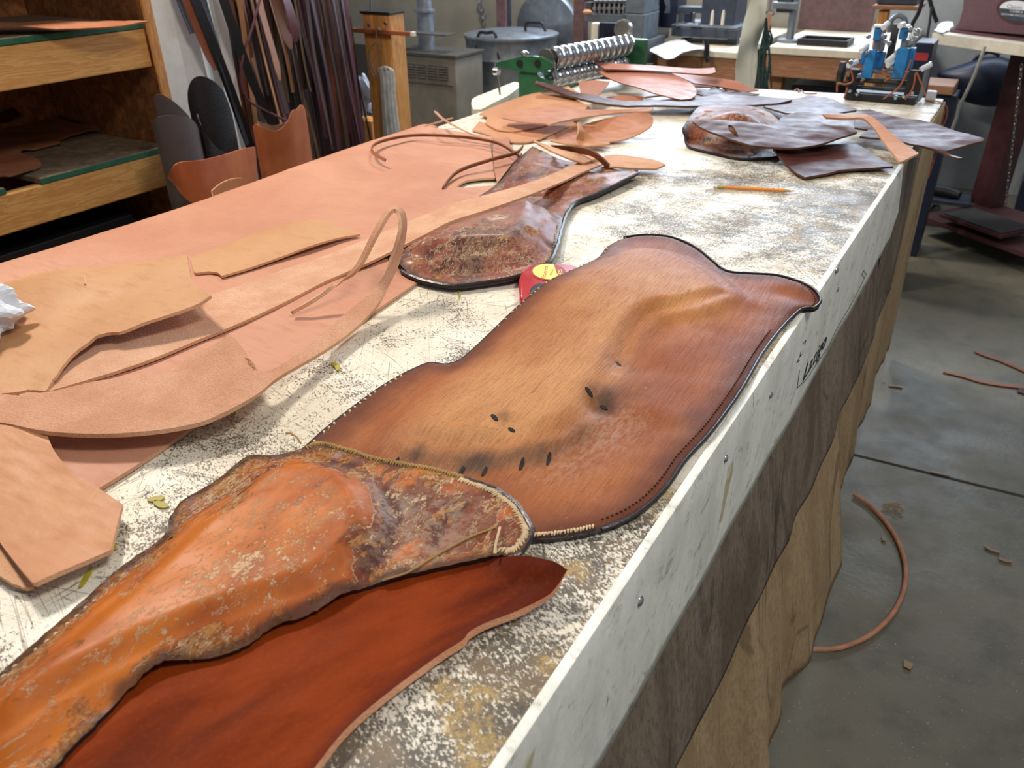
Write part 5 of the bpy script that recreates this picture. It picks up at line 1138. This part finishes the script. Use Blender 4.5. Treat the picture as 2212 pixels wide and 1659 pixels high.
for (nm, x0, y0, x1, y1, o_, d, m) in [('bed', 1450, 61, 1592, 82, 0, .3, M['greyd']), ('bed_top', 1450, 56, 1592, 60, .0, .3, M['galv']), ('head_block', 1516, -30, 1590, 54, .08, .2, M['greyd']), ('side_block', 1395, -30, 1420, 90, .05, .2, M['navy']), ('gear_case', 1420, -30, 1462, 60, .12, .15, M['navy']), ('arm', 1462, 15, 1516, 28, .1, .1, M['greyd']), ('arm', 1478, 28, 1492, 50, .1, .06, M['navy'])]:
    pbox(nm, x0, y0, x1, y1, 4.4+o_, d, m, mc)
pbox('leg', 1470, 82.5, 1490, 98, 4.45, .05, M['greyd'], mc, bottom=zb2+.001); pbox('leg', 1570, 82.5, 1592, 98, 4.45, .05, M['greyd'], mc, bottom=zb2+.001); pbox('leg', 1398, 90.5, 1415, 98, 4.5, .05, M['greyd'], mc, bottom=zb2+.001)
for px, y in ((1537, 38), (1560, 38)): c = aty(px, 54, 4.38); MB().lathe((c.x, 4.38, c.z+.0), (c.x, 4.38, c.z+.07), [(0, .008), (.05, .008), (.07, .004)], n=10).link('pin', M['cream'], mc)
c = aty(1499, 50, 4.38); MB().box((c.x-.03, 4.36, c.z-.006), (c.x+.03, 4.40, c.z)).link('foot_plate', M['steel'], mc); MB().box((c.x-.006, 4.37, c.z+.0005), (c.x, 4.39, c.z+.05)).link('foot_post', M['steel'], mc)
c = aty(1461, 56, 4.38); MB().lathe((c.x, 4.385, c.z), (c.x, 4.385, c.z+.05), [(0, .014), (.006, .014), (.007, .006), (.05, .004)], n=12).link('post', M['steel'], mc)
tubeP('cable_loop', [(1410, 5), (1402, 15), (1405, 30), (1414, 34), (1422, 25), (1420, 8), (1410, 4)], 4.36, .005, M['greym'], parent=mc)
for k in range(4): tubeP('cable', [(1434+k*3, -30), (1436+k*3, 0), (1440+k*2, 15), (1436+k*3, 28)], 4.35, .003, M['galv'], parent=mc)

gm = empty('grommet_press', (aty(1330, 30, 4.1).x, 4.1, 0), 'tall grey machine with a row of bright knobs at the top', 'machine')
for (nm, x0, y0, x1, y1, o_, d, m) in [('column', 1352, -40, 1392, 30, 0, .2, M['greym']), ('base', 1350, 86, 1396, 150, 0, .25, M['greym']), ('crossbar', 1262, 30, 1352, 48, .02, .14, M['greym']), ('upper_bar', 1262, -30, 1350, 5, .04, .12, M['greyd']), ('shadow_plate', 1265, 6, 1350, 29, .12, .04, M['heaterd'])]:
    pbox(nm, x0, y0, x1, y1, 4.1+o_, d, m, gm)
pbox('column_lower', 1351, 30.5, 1390, 85.5, 4.1, .2, M['greym'], gm)
pbox('pedestal', 1350, 150.5, 1396, 300, 4.1, .3, M['greyd'], gm, bottom=0)
for k in range(7):
    c = aty(1286+k*10.5, 30, 4.14); MB().lathe((c.x, 4.13, c.z+.001), (c.x, 4.13, c.z+.05), [(0, .007), (.018, .007), (.02, .013), (.034, .013), (.036, .006), (.05, .006)], n=12).link('knob', M['steel'], gm)
    c = aty(1290+k*10.5, 2, 4.12); MB().lathe((c.x, 4.11, c.z+.001), (c.x, 4.11, c.z+.04), [(0, .012), (.03, .012)], n=12).link('cap', M['paper'], gm)
c = aty(1275, 26, 4.1); MB().lathe((c.x-.03, 4.08, c.z), (c.x+.02, 4.08, c.z), [(0, .006), (.01, .014), (.035, .014), (.05, .006)], n=12).link('handle', SC['pinkt'], gm)
o = pbox('timber_post', 1238, -60, 1262, 120, 4.3, .06, M['purple'], bottom=0); tag(o, 'dark timber post left of the tall grey machine', 'post')
o = pbox('white_post', 1276, 50, 1291, 120, 4.32, .05, M['cream'], bottom=0); tag(o, 'short white post under the tall grey machine', 'post')
o = pbox('dark_cabinet', 1292, 49, 1350, 160, 4.34, .3, M['navy'], bottom=0); tag(o, 'dark cabinet under the crossbar of the tall grey machine', 'cabinet')
o = tubeP('steel_tool', [(1338, 126), (1350, 112), (1360, 104)], 4.05, .012, M['galv'], 'bright metal tool lying beside the tall grey machine', 'tool', sm=3)
o = pbox('parts_shelf', 1325, 118, 1400, 150, 4.0, .09, M['greyd'], bottom=0.0, top=aty(1340, 128, 4.05).z-.014); tag(o, 'low dark cabinet in front of the tall grey machine', 'cabinet')

# pale rawhide hanging by the far end of the table
HYp = 3.35
L_ = [(1632, -30), (1619, 10), (1606, 50), (1598, 90), (1592, 120), (1588, 160), (1588, 215)]
R_ = [(1662, -30), (1657, 10), (1652, 50), (1640, 85), (1634, 120), (1634, 160), (1626, 190), (1624, 215)]
R_ = [(1662, -30), (1657, 10), (1653, 45), (1645, 72), (1636, 100), (1635, 150), (1625, 215)]
def wv(i): return .02*math.sin(i*1.3)
o = ribbon('hanging_rawhide', [aty(a, b, HYp+wv(i)) for i, (a, b) in enumerate(L_)], [aty(a, b, HYp+.03-wv(i)) for i, (a, b) in enumerate(R_)], [M['hidewhite'], M['hidewhite']], .004, cross=9, sag=0)
tag(o, 'pale cream rawhide strip hanging behind the far end of the table', 'rawhide')
for k in range(9):
    x0 = 1652+(k % 5)*3; o = tubeP('green_cord', [(1655, 38), (x0, 60), (1646+(k*7) % 24, 90), (1640+(k*11) % 32, 130), (1641+(k*5) % 30, 190+(k*6) % 30)], HYp-.05+.012*k, .0035, M['grope'], 'dark green cord hanging in a bundle beside the pale rawhide', 'cord', 'green cords beside the pale rawhide')
cl = empty('snap_clip', aty(1662, 30, HYp-.06), 'steel snap clip with pinkish strap holding the green cords', 'clip')
tubeP('ring', [(1655, 27), (1660, 22), (1670, 24), (1671, 30), (1663, 33), (1656, 29), (1655, 27)], HYp-.07, .004, M['steel'], parent=cl)
tubeP('shank', [(1660, -20), (1664, 0), (1662, 20)], HYp-.07, .006, M['steel'], parent=cl)
ribbon('strap', [aty(1657, 30, HYp-.08), aty(1660, 66, HYp-.08)], [aty(1668, 30, HYp-.08), aty(1662, 66, HYp-.08)], [SC['pinkt'], SC['pinkt']], .003, parent=cl, smooth=False)

# ------------------------------------------------------------ wooden upright, camera gear, boxes behind blue machine
wu = empty('wooden_frame', (aty(1895, 60, 4.0).x, 4.0, 0), 'orange wooden frame with a small shelf behind the blue machine', 'frame')
pbox('upright', 1884, 22, 1905, 170, 4.0, .05, M['pinez'], wu, bottom=.70); pbox('shelf', 1884, 13, 1985, 21.5, 3.98, .22, M['pinex'], wu)
o = pbox('black_case', 1897, -40, 1984, 12, 4.02, .15, M['greyd']); o.location.z += .003; tag(o, 'dark case on the small wooden shelf', 'case')
o = tubeP('curved_hose', [(1920, 70), (1925, 45), (1938, 34), (1952, 38), (1958, 55)], 3.9, .010, M['galv'], 'grey curved hose behind the blue machine', 'hose')
o = tubeP('black_strap', [(1995, -10), (1985, 25), (1972, 50), (1965, 70)], 3.9, .008, M['black'], 'black strap hanging left of the maroon machine, slanting left', 'strap')
o = tubeP('black_strap', [(2006, -10), (2014, 20), (2024, 48)], 3.9, .008, M['black'], 'black strap hanging left of the maroon machine, slanting right', 'strap')
o = tubeP('thin_rod', [(2012, 15), (2008, 50), (2000, 95)], 3.88, .005, M['greyd'], 'thin dark rod beside the cream shelf of the maroon machine', 'rod')
bx = empty('carton', (aty(1990, 120, 3.55).x, 3.55, .0), 'navy blue carton with a red band behind the blue machine', 'box')
pbox('box', 1966, 92, 2006, 200, 3.55, .16, M['navy'], bx, bottom=.55); pbox('red_band', 1967, 114, 2005, 131, 3.547, .002, M['redlabel'], bx)
o = pbox('low_stand', 1955, 205, 2015, 300, 3.5, .3, M['greyd'], bottom=0, top=.548); tag(o, 'dark stand under the navy carton', 'stand')

# ------------------------------------------------------------ blue and steel stitching or creasing machine on the table
BM = 2.80
bm_ = empty('creasing_machine', (aty(1900, 210, BM).x, BM, TT), 'small blue and black machine at the far right corner of the table', 'machine')
def bb(nm, x0, y0, x1, y1, o_, d, m, **k): return pbox(nm, x0, y0, x1, y1, BM+o_, d, m, bm_, **k)
bb('base_plate', 1824, 206, 1978, 217, -.03, .12, M['black'], bottom=TT+.001)
bb('end_plate', 1958, 152, 1990, 206, -.03, .012, M['black']); bb('end_plate_edge', 1990.5, 142, 1996, 212, -.02, .10, M['galv'], bottom=TT+.012)
bb('side_bracket', 1832, 150, 1852, 205, .0, .02, M['black'])
for (x, y, r) in ((1818, 158, .034),): 
    c = aty(x, y, BM); MB().lathe((c.x-.01, BM, c.z), (c.x+.02, BM, c.z), [(0, r*.6), (.002, r), (.016, r), (.018, r*.7)], n=28).link('hand_wheel', M['black'], bm_)
for (y, r) in ((150, .006), (170, .008), (186, .006)):
    a = aty(1828, y, BM+.02); b = aty(1988, y+4, BM+.02); MB().tube([a, (b.x, a.y, a.z)], r, n=10).link('shaft', M['galv'] if y == 150 else M['heaterd'], bm_)
bb('blue_arm', 1887, 60, 1903, 88, -.01, .03, M['blue']); bb('blue_arm_cap', 1886, 55, 1911, 59.5, -.015, .04, M['sign'])
bb('blue_arm', 1866, 108, 1887, 170, -.02, .03, M['blue']); bb('blue_side_plate', 1861, 98, 1870, 140, .02, .04, M['blue']); bb('blue_side_plate', 1890, 112, 1908, 150, .03, .03, M['blue'])
bb('steel_neck', 1886, 88, 1898, 108, .0, .03, M['galv']); bb('steel_slot', 1900, 75, 1910, 112, .02, .03, M['galv'])
bb('blue_arm', 1942, 60, 1960, 86, -.01, .03, M['blue']); bb('blue_arm_cap', 1941, 55, 1963, 59.5, -.015, .04, M['sign'])
bb('blue_arm', 1932, 104, 1958, 170, -.02, .025, M['blue']); bb('blue_side_plate', 1960, 104, 1973, 150, .0, .03, M['blue']); bb('steel_neck', 1945, 86, 1960, 104, .0, .03, M['galv'])
bb('steel_column', 1918, 52, 1932, 150, .06, .03, M['heaterd']); 
for (x0, y0, x1, y1) in ((1832, 142, 1852, 132), (1915, 134, 1936, 118), (1917, 142, 1934, 130), (1990, 150, 2010, 140), (1908, 60, 1918, 50), (1944, 56, 1952, 52), (1860, 110, 1874, 98)):
    a = aty(x0, y0, BM-.03); b = aty(x1, y1, BM-.0); MB().tube([a, b], .008, n=8).link('bright_lever', M['sign'], bm_)
for (x, y) in ((1876, 79), (1874, 114), (1908, 78), (1912, 90), (1921, 94), (1838, 134), (1856, 164), (1927, 148), (1966, 62), (1980, 72), (1978, 84), (1970, 92), (1982, 66), (1837, 196), (1852, 203), (1935, 211), (1953, 208), (1971, 200), (1864, 172)):
    c = aty(x, y, BM-.03); MB().lathe((c.x, BM-.04, c.z), (c.x, BM-.02, c.z), [(0, .004), (.003, .0065), (.016, .0065), (.02, .004)], n=10).link('screw', M['steel'], bm_)
for k in range(5): bb('thread_guide', 1963+k*3.4, 62, 1965+k*3.4, 100, .03, .004, M['steel'])
for k, pts in enumerate([[(1968, 130), (1955, 165), (1940, 190), (1908, 214)], [(1978, 158), (1972, 190), (1955, 215)], [(1980, 156), (1992, 185), (2000, 205)], [(1838, 150), (1842, 175), (1826, 182), (1810, 180), (1808, 198)], [(1910, 175), (1925, 165), (1905, 158), (1912, 150)], [(1830, 190), (1826, 205), (1822, 212)]]):
    tubeP('waxed_thread', pts, BM-.05, .0025, SC['rust'], 'thin brown thread trailing from the blue machine', 'thread', 'brown threads on the blue machine')
o = pbox('white_spool', 2000, 198, 2022, 210, 2.86, .03, M['sign'], bottom=TT+.001); tag(o, 'small white metal block at the far right table corner', 'block')
o = strip('leather_offcut', [T(2000, 214, .006), T(2012, 216, .006), T(2028, 218, .006), T(2036, 221, .004)], .012, [M['tan3'], M['cut']], .003); tag(o, 'small orange offcut at the far right table corner', 'offcut')
for k, pts in enumerate([[(2036, 222), (2046, 235), (2044, 255), (2036, 275), (2030, 300), (2016, 350), (2005, 385)], [(2030, 224), (2040, 240), (2035, 260), (2022, 330), (2012, 352)]]):
    tubeP('waxed_thread', pts, 2.94, .0025, SC['rust'], 'brown thread hanging off the far right table corner', 'thread', 'brown threads off the table corner')
tubeP('white_string', [(2032, 224), (2028, 250), (2018, 280)], 2.94, .003, M['cord'], 'pale string hanging off the far right table corner', 'string')
for pts in ([(1724, 198), (1730, 194), (1738, 201), (1752, 203), (1764, 202)], [(1715, 196), (1722, 192), (1727, 197)]):
    P_ = [T(a, b, .004) for a, b in pts]; o = MB().tube([Vector(p) for p in crom(P_, False, 4)], .002, n=5).link('waxed_thread', SC['rust']); tag(o, 'loose brown thread lying at the far edge of the table', 'thread', 'loose threads at the far table edge')

# ------------------------------------------------------------ maroon leather machine on its stand (right)
zs = .915; A = atz(2015, 71, zs); B = atz(2230, 99, zs); u = (B-A); u.z = 0; u.normalize(); v = Vector((-u.y, u.x, 0))
ms = empty('machine_stand', A, 'maroon steel stand with a cream shelf, treadle and casters', 'machine stand')
ms.location.z = 0
def rprism(o, w, d, z0, z1): 
    o = Vector((o[0], o[1], z0)); return [o, o+u*w, o+u*w+v*d, o+v*d], (0, 0, z1-z0)
MB().prism(*rprism(A, .62, .48, zs-.045, zs)).link('shelf_top', M['cream'], ms)
# column and base: follow the photo
c1 = atz(2096, 430, .12)
cy = c1; MB().prism(*rprism(cy, .115, .11, .1055, zs-.048)).link('column', M['maroond'], ms)
b0 = atz(1960, 455, .10); b0 = atz(1982, 470, .09)
MB().prism(*rprism(b0+v*.0, .62, .50, .085, .105)).link('base_plate', M['maroond'], ms)
t0 = atz(2030, 462, .15); tr_ = MB().prism(*rprism(t0, .34, .22, .135, .150)).link('treadle', M['maroond'], ms)
MB().prism(*rprism(t0+u*.012+v*.012, .316, .196, .1505, .157)).link('treadle_grip', M['treadle'], tr_)
cs = atz(2196, 520, .045)
for (o_, w_) in ((cs, 0), (cs+v*.42, 0), (cs-u*.52+v*.42, 0), (cs-u*.52+v*.05, 0)):
    k = Vector((o_.x, o_.y, 0)); w = MB().lathe(k+Vector((0, 0, .034))-u*.012, k+Vector((0, 0, .034))+u*.012, [(0, .024), (.003, .033), (.009, .033), (.0095, .026), (.0145, .026), (.015, .033), (.021, .033), (.024, .024)], n=24).link('caster', M['galv'], ms)
    MB().tube([k+Vector((0, 0, .070)), k+Vector((0, 0, .0845))], .012, n=10).link('caster_stem', M['steel'], w)
# chain from the shelf to the treadle
def chain(a, b, n, name, par):
    mb = MB()
    for i in range(n):
        c = a+(b-a)*((i+.5)/n); h = (b-a).length/n*.72; s = (v if i % 2 else u)*.006; d = (b-a).normalized()
        L = [c+d*h*math.cos(q)+s*math.sin(q) for q in [k*math.pi/4 for k in range(9)]]; mb.tube(L, .0016, n=5, cap=False)
    return mb.link(name, M['steel'], par)
ca = atz(2207, 140, .86); cb_ = atz(2173, 440, .17); cb_ = Vector((ca.x, ca.y, .2)) if False else atz(2172, 445, .17)
chain(ca, cb_, 34, 'chain', ms); chain(atz(2154, 486, .085), atz(2146, 508, .03), 3, 'chain_end', ms)
MB().prism(*rprism(atz(2088, 100, zs-.1)+v*.05, .16, .02, zs-.085, zs-.047)).link('bracket', M['galv'], ms)
hd = empty('leather_machine', A+u*.1+v*.1, 'hammered maroon cast machine with oval label on the cream shelf', 'machine')
hp = [(2053, 69, .0), (2062, 62, 0), (2072, 48, 0), (2080, 20, 0), (2084, -30, 0), (2260, -20, 0), (2260, 78, 0)]
def onplane(px, py, off):
    """point where the pixel ray meets the upright plane through A along u, pushed back by off"""
    d = Vector(ray(px, py)); o0 = A+v*off; n = v; t = (o0-Vector((0, 0, CAMZ))).dot(n)/d.dot(n); return Vector((0, 0, CAMZ))+d*t
poly = [onplane(a, b, .10) for a, b, c in hp]; poly = [Vector((p.x, p.y, max(p.z, zs+.012))) for p in poly]
MB().prism(poly, v*.16).link('cast_body', M['maroon'], hd)
pr = [onplane(2052, 66, .08), onplane(2262, 76, .08)]
MB().prism([Vector((pr[0].x, pr[0].y, zs+.001)), Vector((pr[1].x, pr[1].y, zs+.001)), Vector((pr[1].x, pr[1].y, zs+.001))+v*.2, Vector((pr[0].x, pr[0].y, zs+.001))+v*.2], (0, 0, .011)).link('foot_flange', M['maroon'], hd)
def oval(px, py, rx, ry, off, m, name, par, lo=None, hi=None):
    P = []
    for i in range(48):
        q = 2*math.pi*i/48; sx_, sy_ = math.cos(q)*rx, math.sin(q)*ry
        if lo is not None: sy_ = max(sy_, lo)
        if hi is not None: sy_ = min(sy_, hi)
        P.append(onplane(px+sx_, py+sy_+sx_*.10, off))
    P2 = [P[0]]
    for p in P[1:]:
        if (p-P2[-1]).length > 1e-5: P2.append(p)
    return MB().prism(P2, v*-.0015).link(name, m, par)
oval(2196, 24, 44, 28, .0985, M['maroond'], 'label_rim', hd)
lb = oval(2199, 24, 40, 23, .0965, M['greyd'], 'label', hd); oval(2199, 24, 39.5, 22.5, .0945, M['sign'], 'label_field', lb, hi=-3)
def vtext(s, a, b, h, off, m, par):
    cu = bpy.data.curves.new('t', 'FONT'); cu.body = s; cu.size = 1; to = bpy.data.objects.new('t', cu); COL.objects.link(to)
    me = bpy.data.meshes.new_from_object(to.evaluated_get(bpy.context.evaluated_depsgraph_get())); bpy.data.objects.remove(to)
    L = max(q.co.x for q in me.vertices); P0 = onplane(a[0], a[1], off); U = (onplane(b[0], b[1], off)-P0)/L; Wv = (onplane(a[0], a[1]-h, off)-P0)/.7
    link('lettering', [P0+U*q.co.x+Wv*q.co.y for q in me.vertices], [list(p.vertices) for p in me.polygons], m, par, smooth=False)
vtext('Classic', (2175, 17), (2208, 20), 8, .0925, M['greym'], lb); vtext('COBRA', (2181, 26), (2210, 29), 5, .0945, M['sign'], lb); vtext('LEATHER MACHINES', (2163, 32), (2225, 38), 4, .0945, M['sign'], lb)
# fluff of shavings on the cream shelf
o, _ = sheet('shavings', [atz(a, b, zs+.01) for a, b in ((2018, 66), (2030, 50), (2050, 44), (2060, 55), (2050, 64), (2035, 69))], [M['paper'], M['paper']], .004, res=.008, zmin=zs+.006, wob=.006, jag=.002); o['kind'] = 'stuff'; tag(o, 'pale heap of shavings on the cream shelf left of the maroon machine', 'shavings')
# cable behind, dark bag, foot pedal
P_ = [aty(a, b, 4.3) for a, b in ((2128, 100), (2120, 122), (2106, 160), (2085, 205), (2072, 230), (2066, 255), (2056, 280))]
o = MB().tube([Vector(p) for p in crom(P_, False, 6)], .007, n=8).link('power_cable', M['cord']); tag(o, 'pale grey cable hanging under the cream shelf', 'cable')
o = pbox('shelf_bit', 1985, 184, 2060, 204, 4.0, .2, M['pinex']); tag(o, 'brown shelf bit on an added dark block left of the maroon column', 'box'); cz_ = o.location.z; o = pbox('dark_infill', 1990, 210, 2055, 300, 4.02, .16, M['navy'], bottom=0, top=cz_-.002); tag(o, 'dark block added to fill the dark gap under the brown shelf bit', 'stand')  # shelf bit as a box; dark block below added to keep the gap dark
bm = bmesh.new(); bmesh.ops.create_icosphere(bm, subdivisions=4, radius=1); c = aty(2120, 175, 5.12); sx_ = .20
bv = [Vector((c.x+v_.co.x*sx_*(1+.15*math.sin(v_.co.z*5)), 5.12+v_.co.y*.10, c.z+v_.co.z*.12*(1+.3*v_.co.x))) for v_ in bm.verts]
o = link('black_bag', bv, [[q.index for q in f.verts] for f in bm.faces], M['navy']); bm.free(); tag(o, 'dark bag hanging behind the maroon column', 'bag')
tubeP('bag_strap', [(2090, 165), (2105, 130), (2135, 112), (2160, 120)], 5.12, .01, M['navy'], parent=o)
c = atz(2045, 385, .22); o = MB().tube([(c.x-.12, c.y, .15), (c.x-.04, c.y, .155), (c.x+.02, c.y, .15), (c.x+.08, c.y-.02, .145)], [.018, .028, .03, .022], n=12).link('black_tool', M['black']); tag(o, 'black handled tool lying behind the treadle', 'tool')
o = MB().box((c.x-.2, c.y-.08, .106), (c.x+.14, c.y+.08, .126)).link('base_shelf', M['greyd']); tag(o, 'dark plate under the black handled tool', 'plate')
o = pbox('tool_case', 2190, 390, 2260, 520, 5.02, .25, M['navy'], bottom=0); tag(o, 'dark tool box on the floor at the right frame edge', 'box')
# pale wall panel seen under the shelf
flat('trim_3', (-.75, WY-.03, 0), (1.2, WY-.002, 1.6), M['wallw'])

# ------------------------------------------------------------ on the floor
P_ = [atz(a, b, .008) for a, b in ((1845, 1068), (1880, 1092), (1915, 1130), (1942, 1175), (1956, 1225), (1952, 1275), (1928, 1325), (1885, 1368), (1835, 1393), (1795, 1402), (1740, 1403))]
o = MB().tube([Vector(p) for p in crom(P_, False, 8)], .0055, n=8).link('leather_lace', M['strapcord']); tag(o, 'round natural leather cord looping out on the floor from under the hides', 'cord')
def fl(pts, w, m, label, th=.002):
    o = strip('leather_offcut', [atz(a, b, .006) for a, b in pts], w, [m, m], th); tag(o, label, 'offcut')
fl([(2106, 758), (2130, 768), (2165, 780), (2225, 806)], .016, SC['rust'], 'thin brown offcut on the floor, upper one at the right frame edge')
fl([(2038, 802), (2080, 812), (2120, 824), (2170, 832), (2225, 838)], .016, SC['rust'], 'thin brown offcut on the floor, lower one at the right frame edge')
fl([(2200, 842), (2225, 850)], .03, SC['choc'], 'dark brown scrap on the floor at the right frame edge')
fl([(1920, 832), (1935, 833), (1950, 836)], .012, SC['khaki'], 'khaki offcut on the floor beside the hides')
fl([(1952, 1432), (1958, 1434), (1970, 1440)], .02, SC['khaki'], 'pale chip on the floor near the bottom')
for k, pts in enumerate([[(2128, 1178), (2140, 1186), (2160, 1192)], [(2158, 1205), (2172, 1210), (2186, 1212)], [(2012, 1018), (2030, 1022), (2052, 1026)], [(1908, 1160), (1912, 1168)]]):
    fl(pts, .010, SC['khaki'], ['pale curl of shaving on the floor right of the leather cord loop', 'pale curl of shaving nearest the right frame edge on the floor', 'pale shaving on the floor joint line', 'tiny pale chip between the tan thread tangle and the hides'][k])
# tangle of fibres
mb = MB()
c = atz(1930, 1100, .005)
for k in range(14):
    a = random.random()*6.28; P_ = [c+Vector((math.cos(a+q)*random.uniform(.005, .03), math.sin(a+q)*random.uniform(.005, .03), random.uniform(0, .01))) for q in (0, .8, 1.7, 2.5)]
    mb.tube([Vector(p) for p in crom(P_, False, 3)], .0008, n=4)
o = mb.link('thread_tangle', M['threado']); tag(o, 'small tangle of tan thread on the floor by the leather cord', 'thread')
# ------------------------------------------------------------ light
w = bpy.data.worlds.new('world'); scene.world = w; w.use_nodes = True
w.node_tree.nodes['Background'].inputs[0].default_value = (.88, .93, 1.0, 1); w.node_tree.nodes['Background'].inputs[1].default_value = .32
def area(name, loc, tgt, size, power, col, sy=None):
    l = bpy.data.lights.new(name, 'AREA'); l.shape = 'RECTANGLE'; l.size = size; l.size_y = sy or size; l.energy = power; l.color = col
    o = bpy.data.objects.new(name, l); COL.objects.link(o); o.location = loc; o.rotation_euler = (Vector(tgt)-Vector(loc)).to_track_quat('-Z', 'Y').to_euler(); return o
wn = MB()
for bx in (((-3.0, 5.30, 1.32), (.5, 5.345, 1.38)), ((-3.0, 5.30, 2.22), (.5, 5.345, 2.28)), ((-3.0, 5.30, 1.3805), (-2.94, 5.345, 2.2195)), ((.44, 5.30, 1.3805), (.5, 5.345, 2.2195)), ((-1.28, 5.30, 1.3805), (-1.22, 5.345, 2.2195))): wn.box(*bx)
wn.link('window_1', M['wallp'])['kind'] = 'structure'
for wx in (-2.1, -.4): area('window_light', (wx, 5.29, 1.8), (wx, 2.0, 1.2), 1.6, 58, (.70, .83, 1.0), .82)
area('ceiling_lamp', (-2.3, 1.2, 3.0), (-.9, 1.0, .9), .35, 72, (1.0, .91, .80))
area('ceiling_lamp', (-2.2, 3.7, 3.0), (-2.2, 4.4, .6), .5, 75, (1.0, .94, .86))
area('ceiling_lamp', (.8, .6, 3.1), (-.3, .9, .9), .5, 36, (1.0, .95, .88))
scene.view_settings.exposure = -0.2
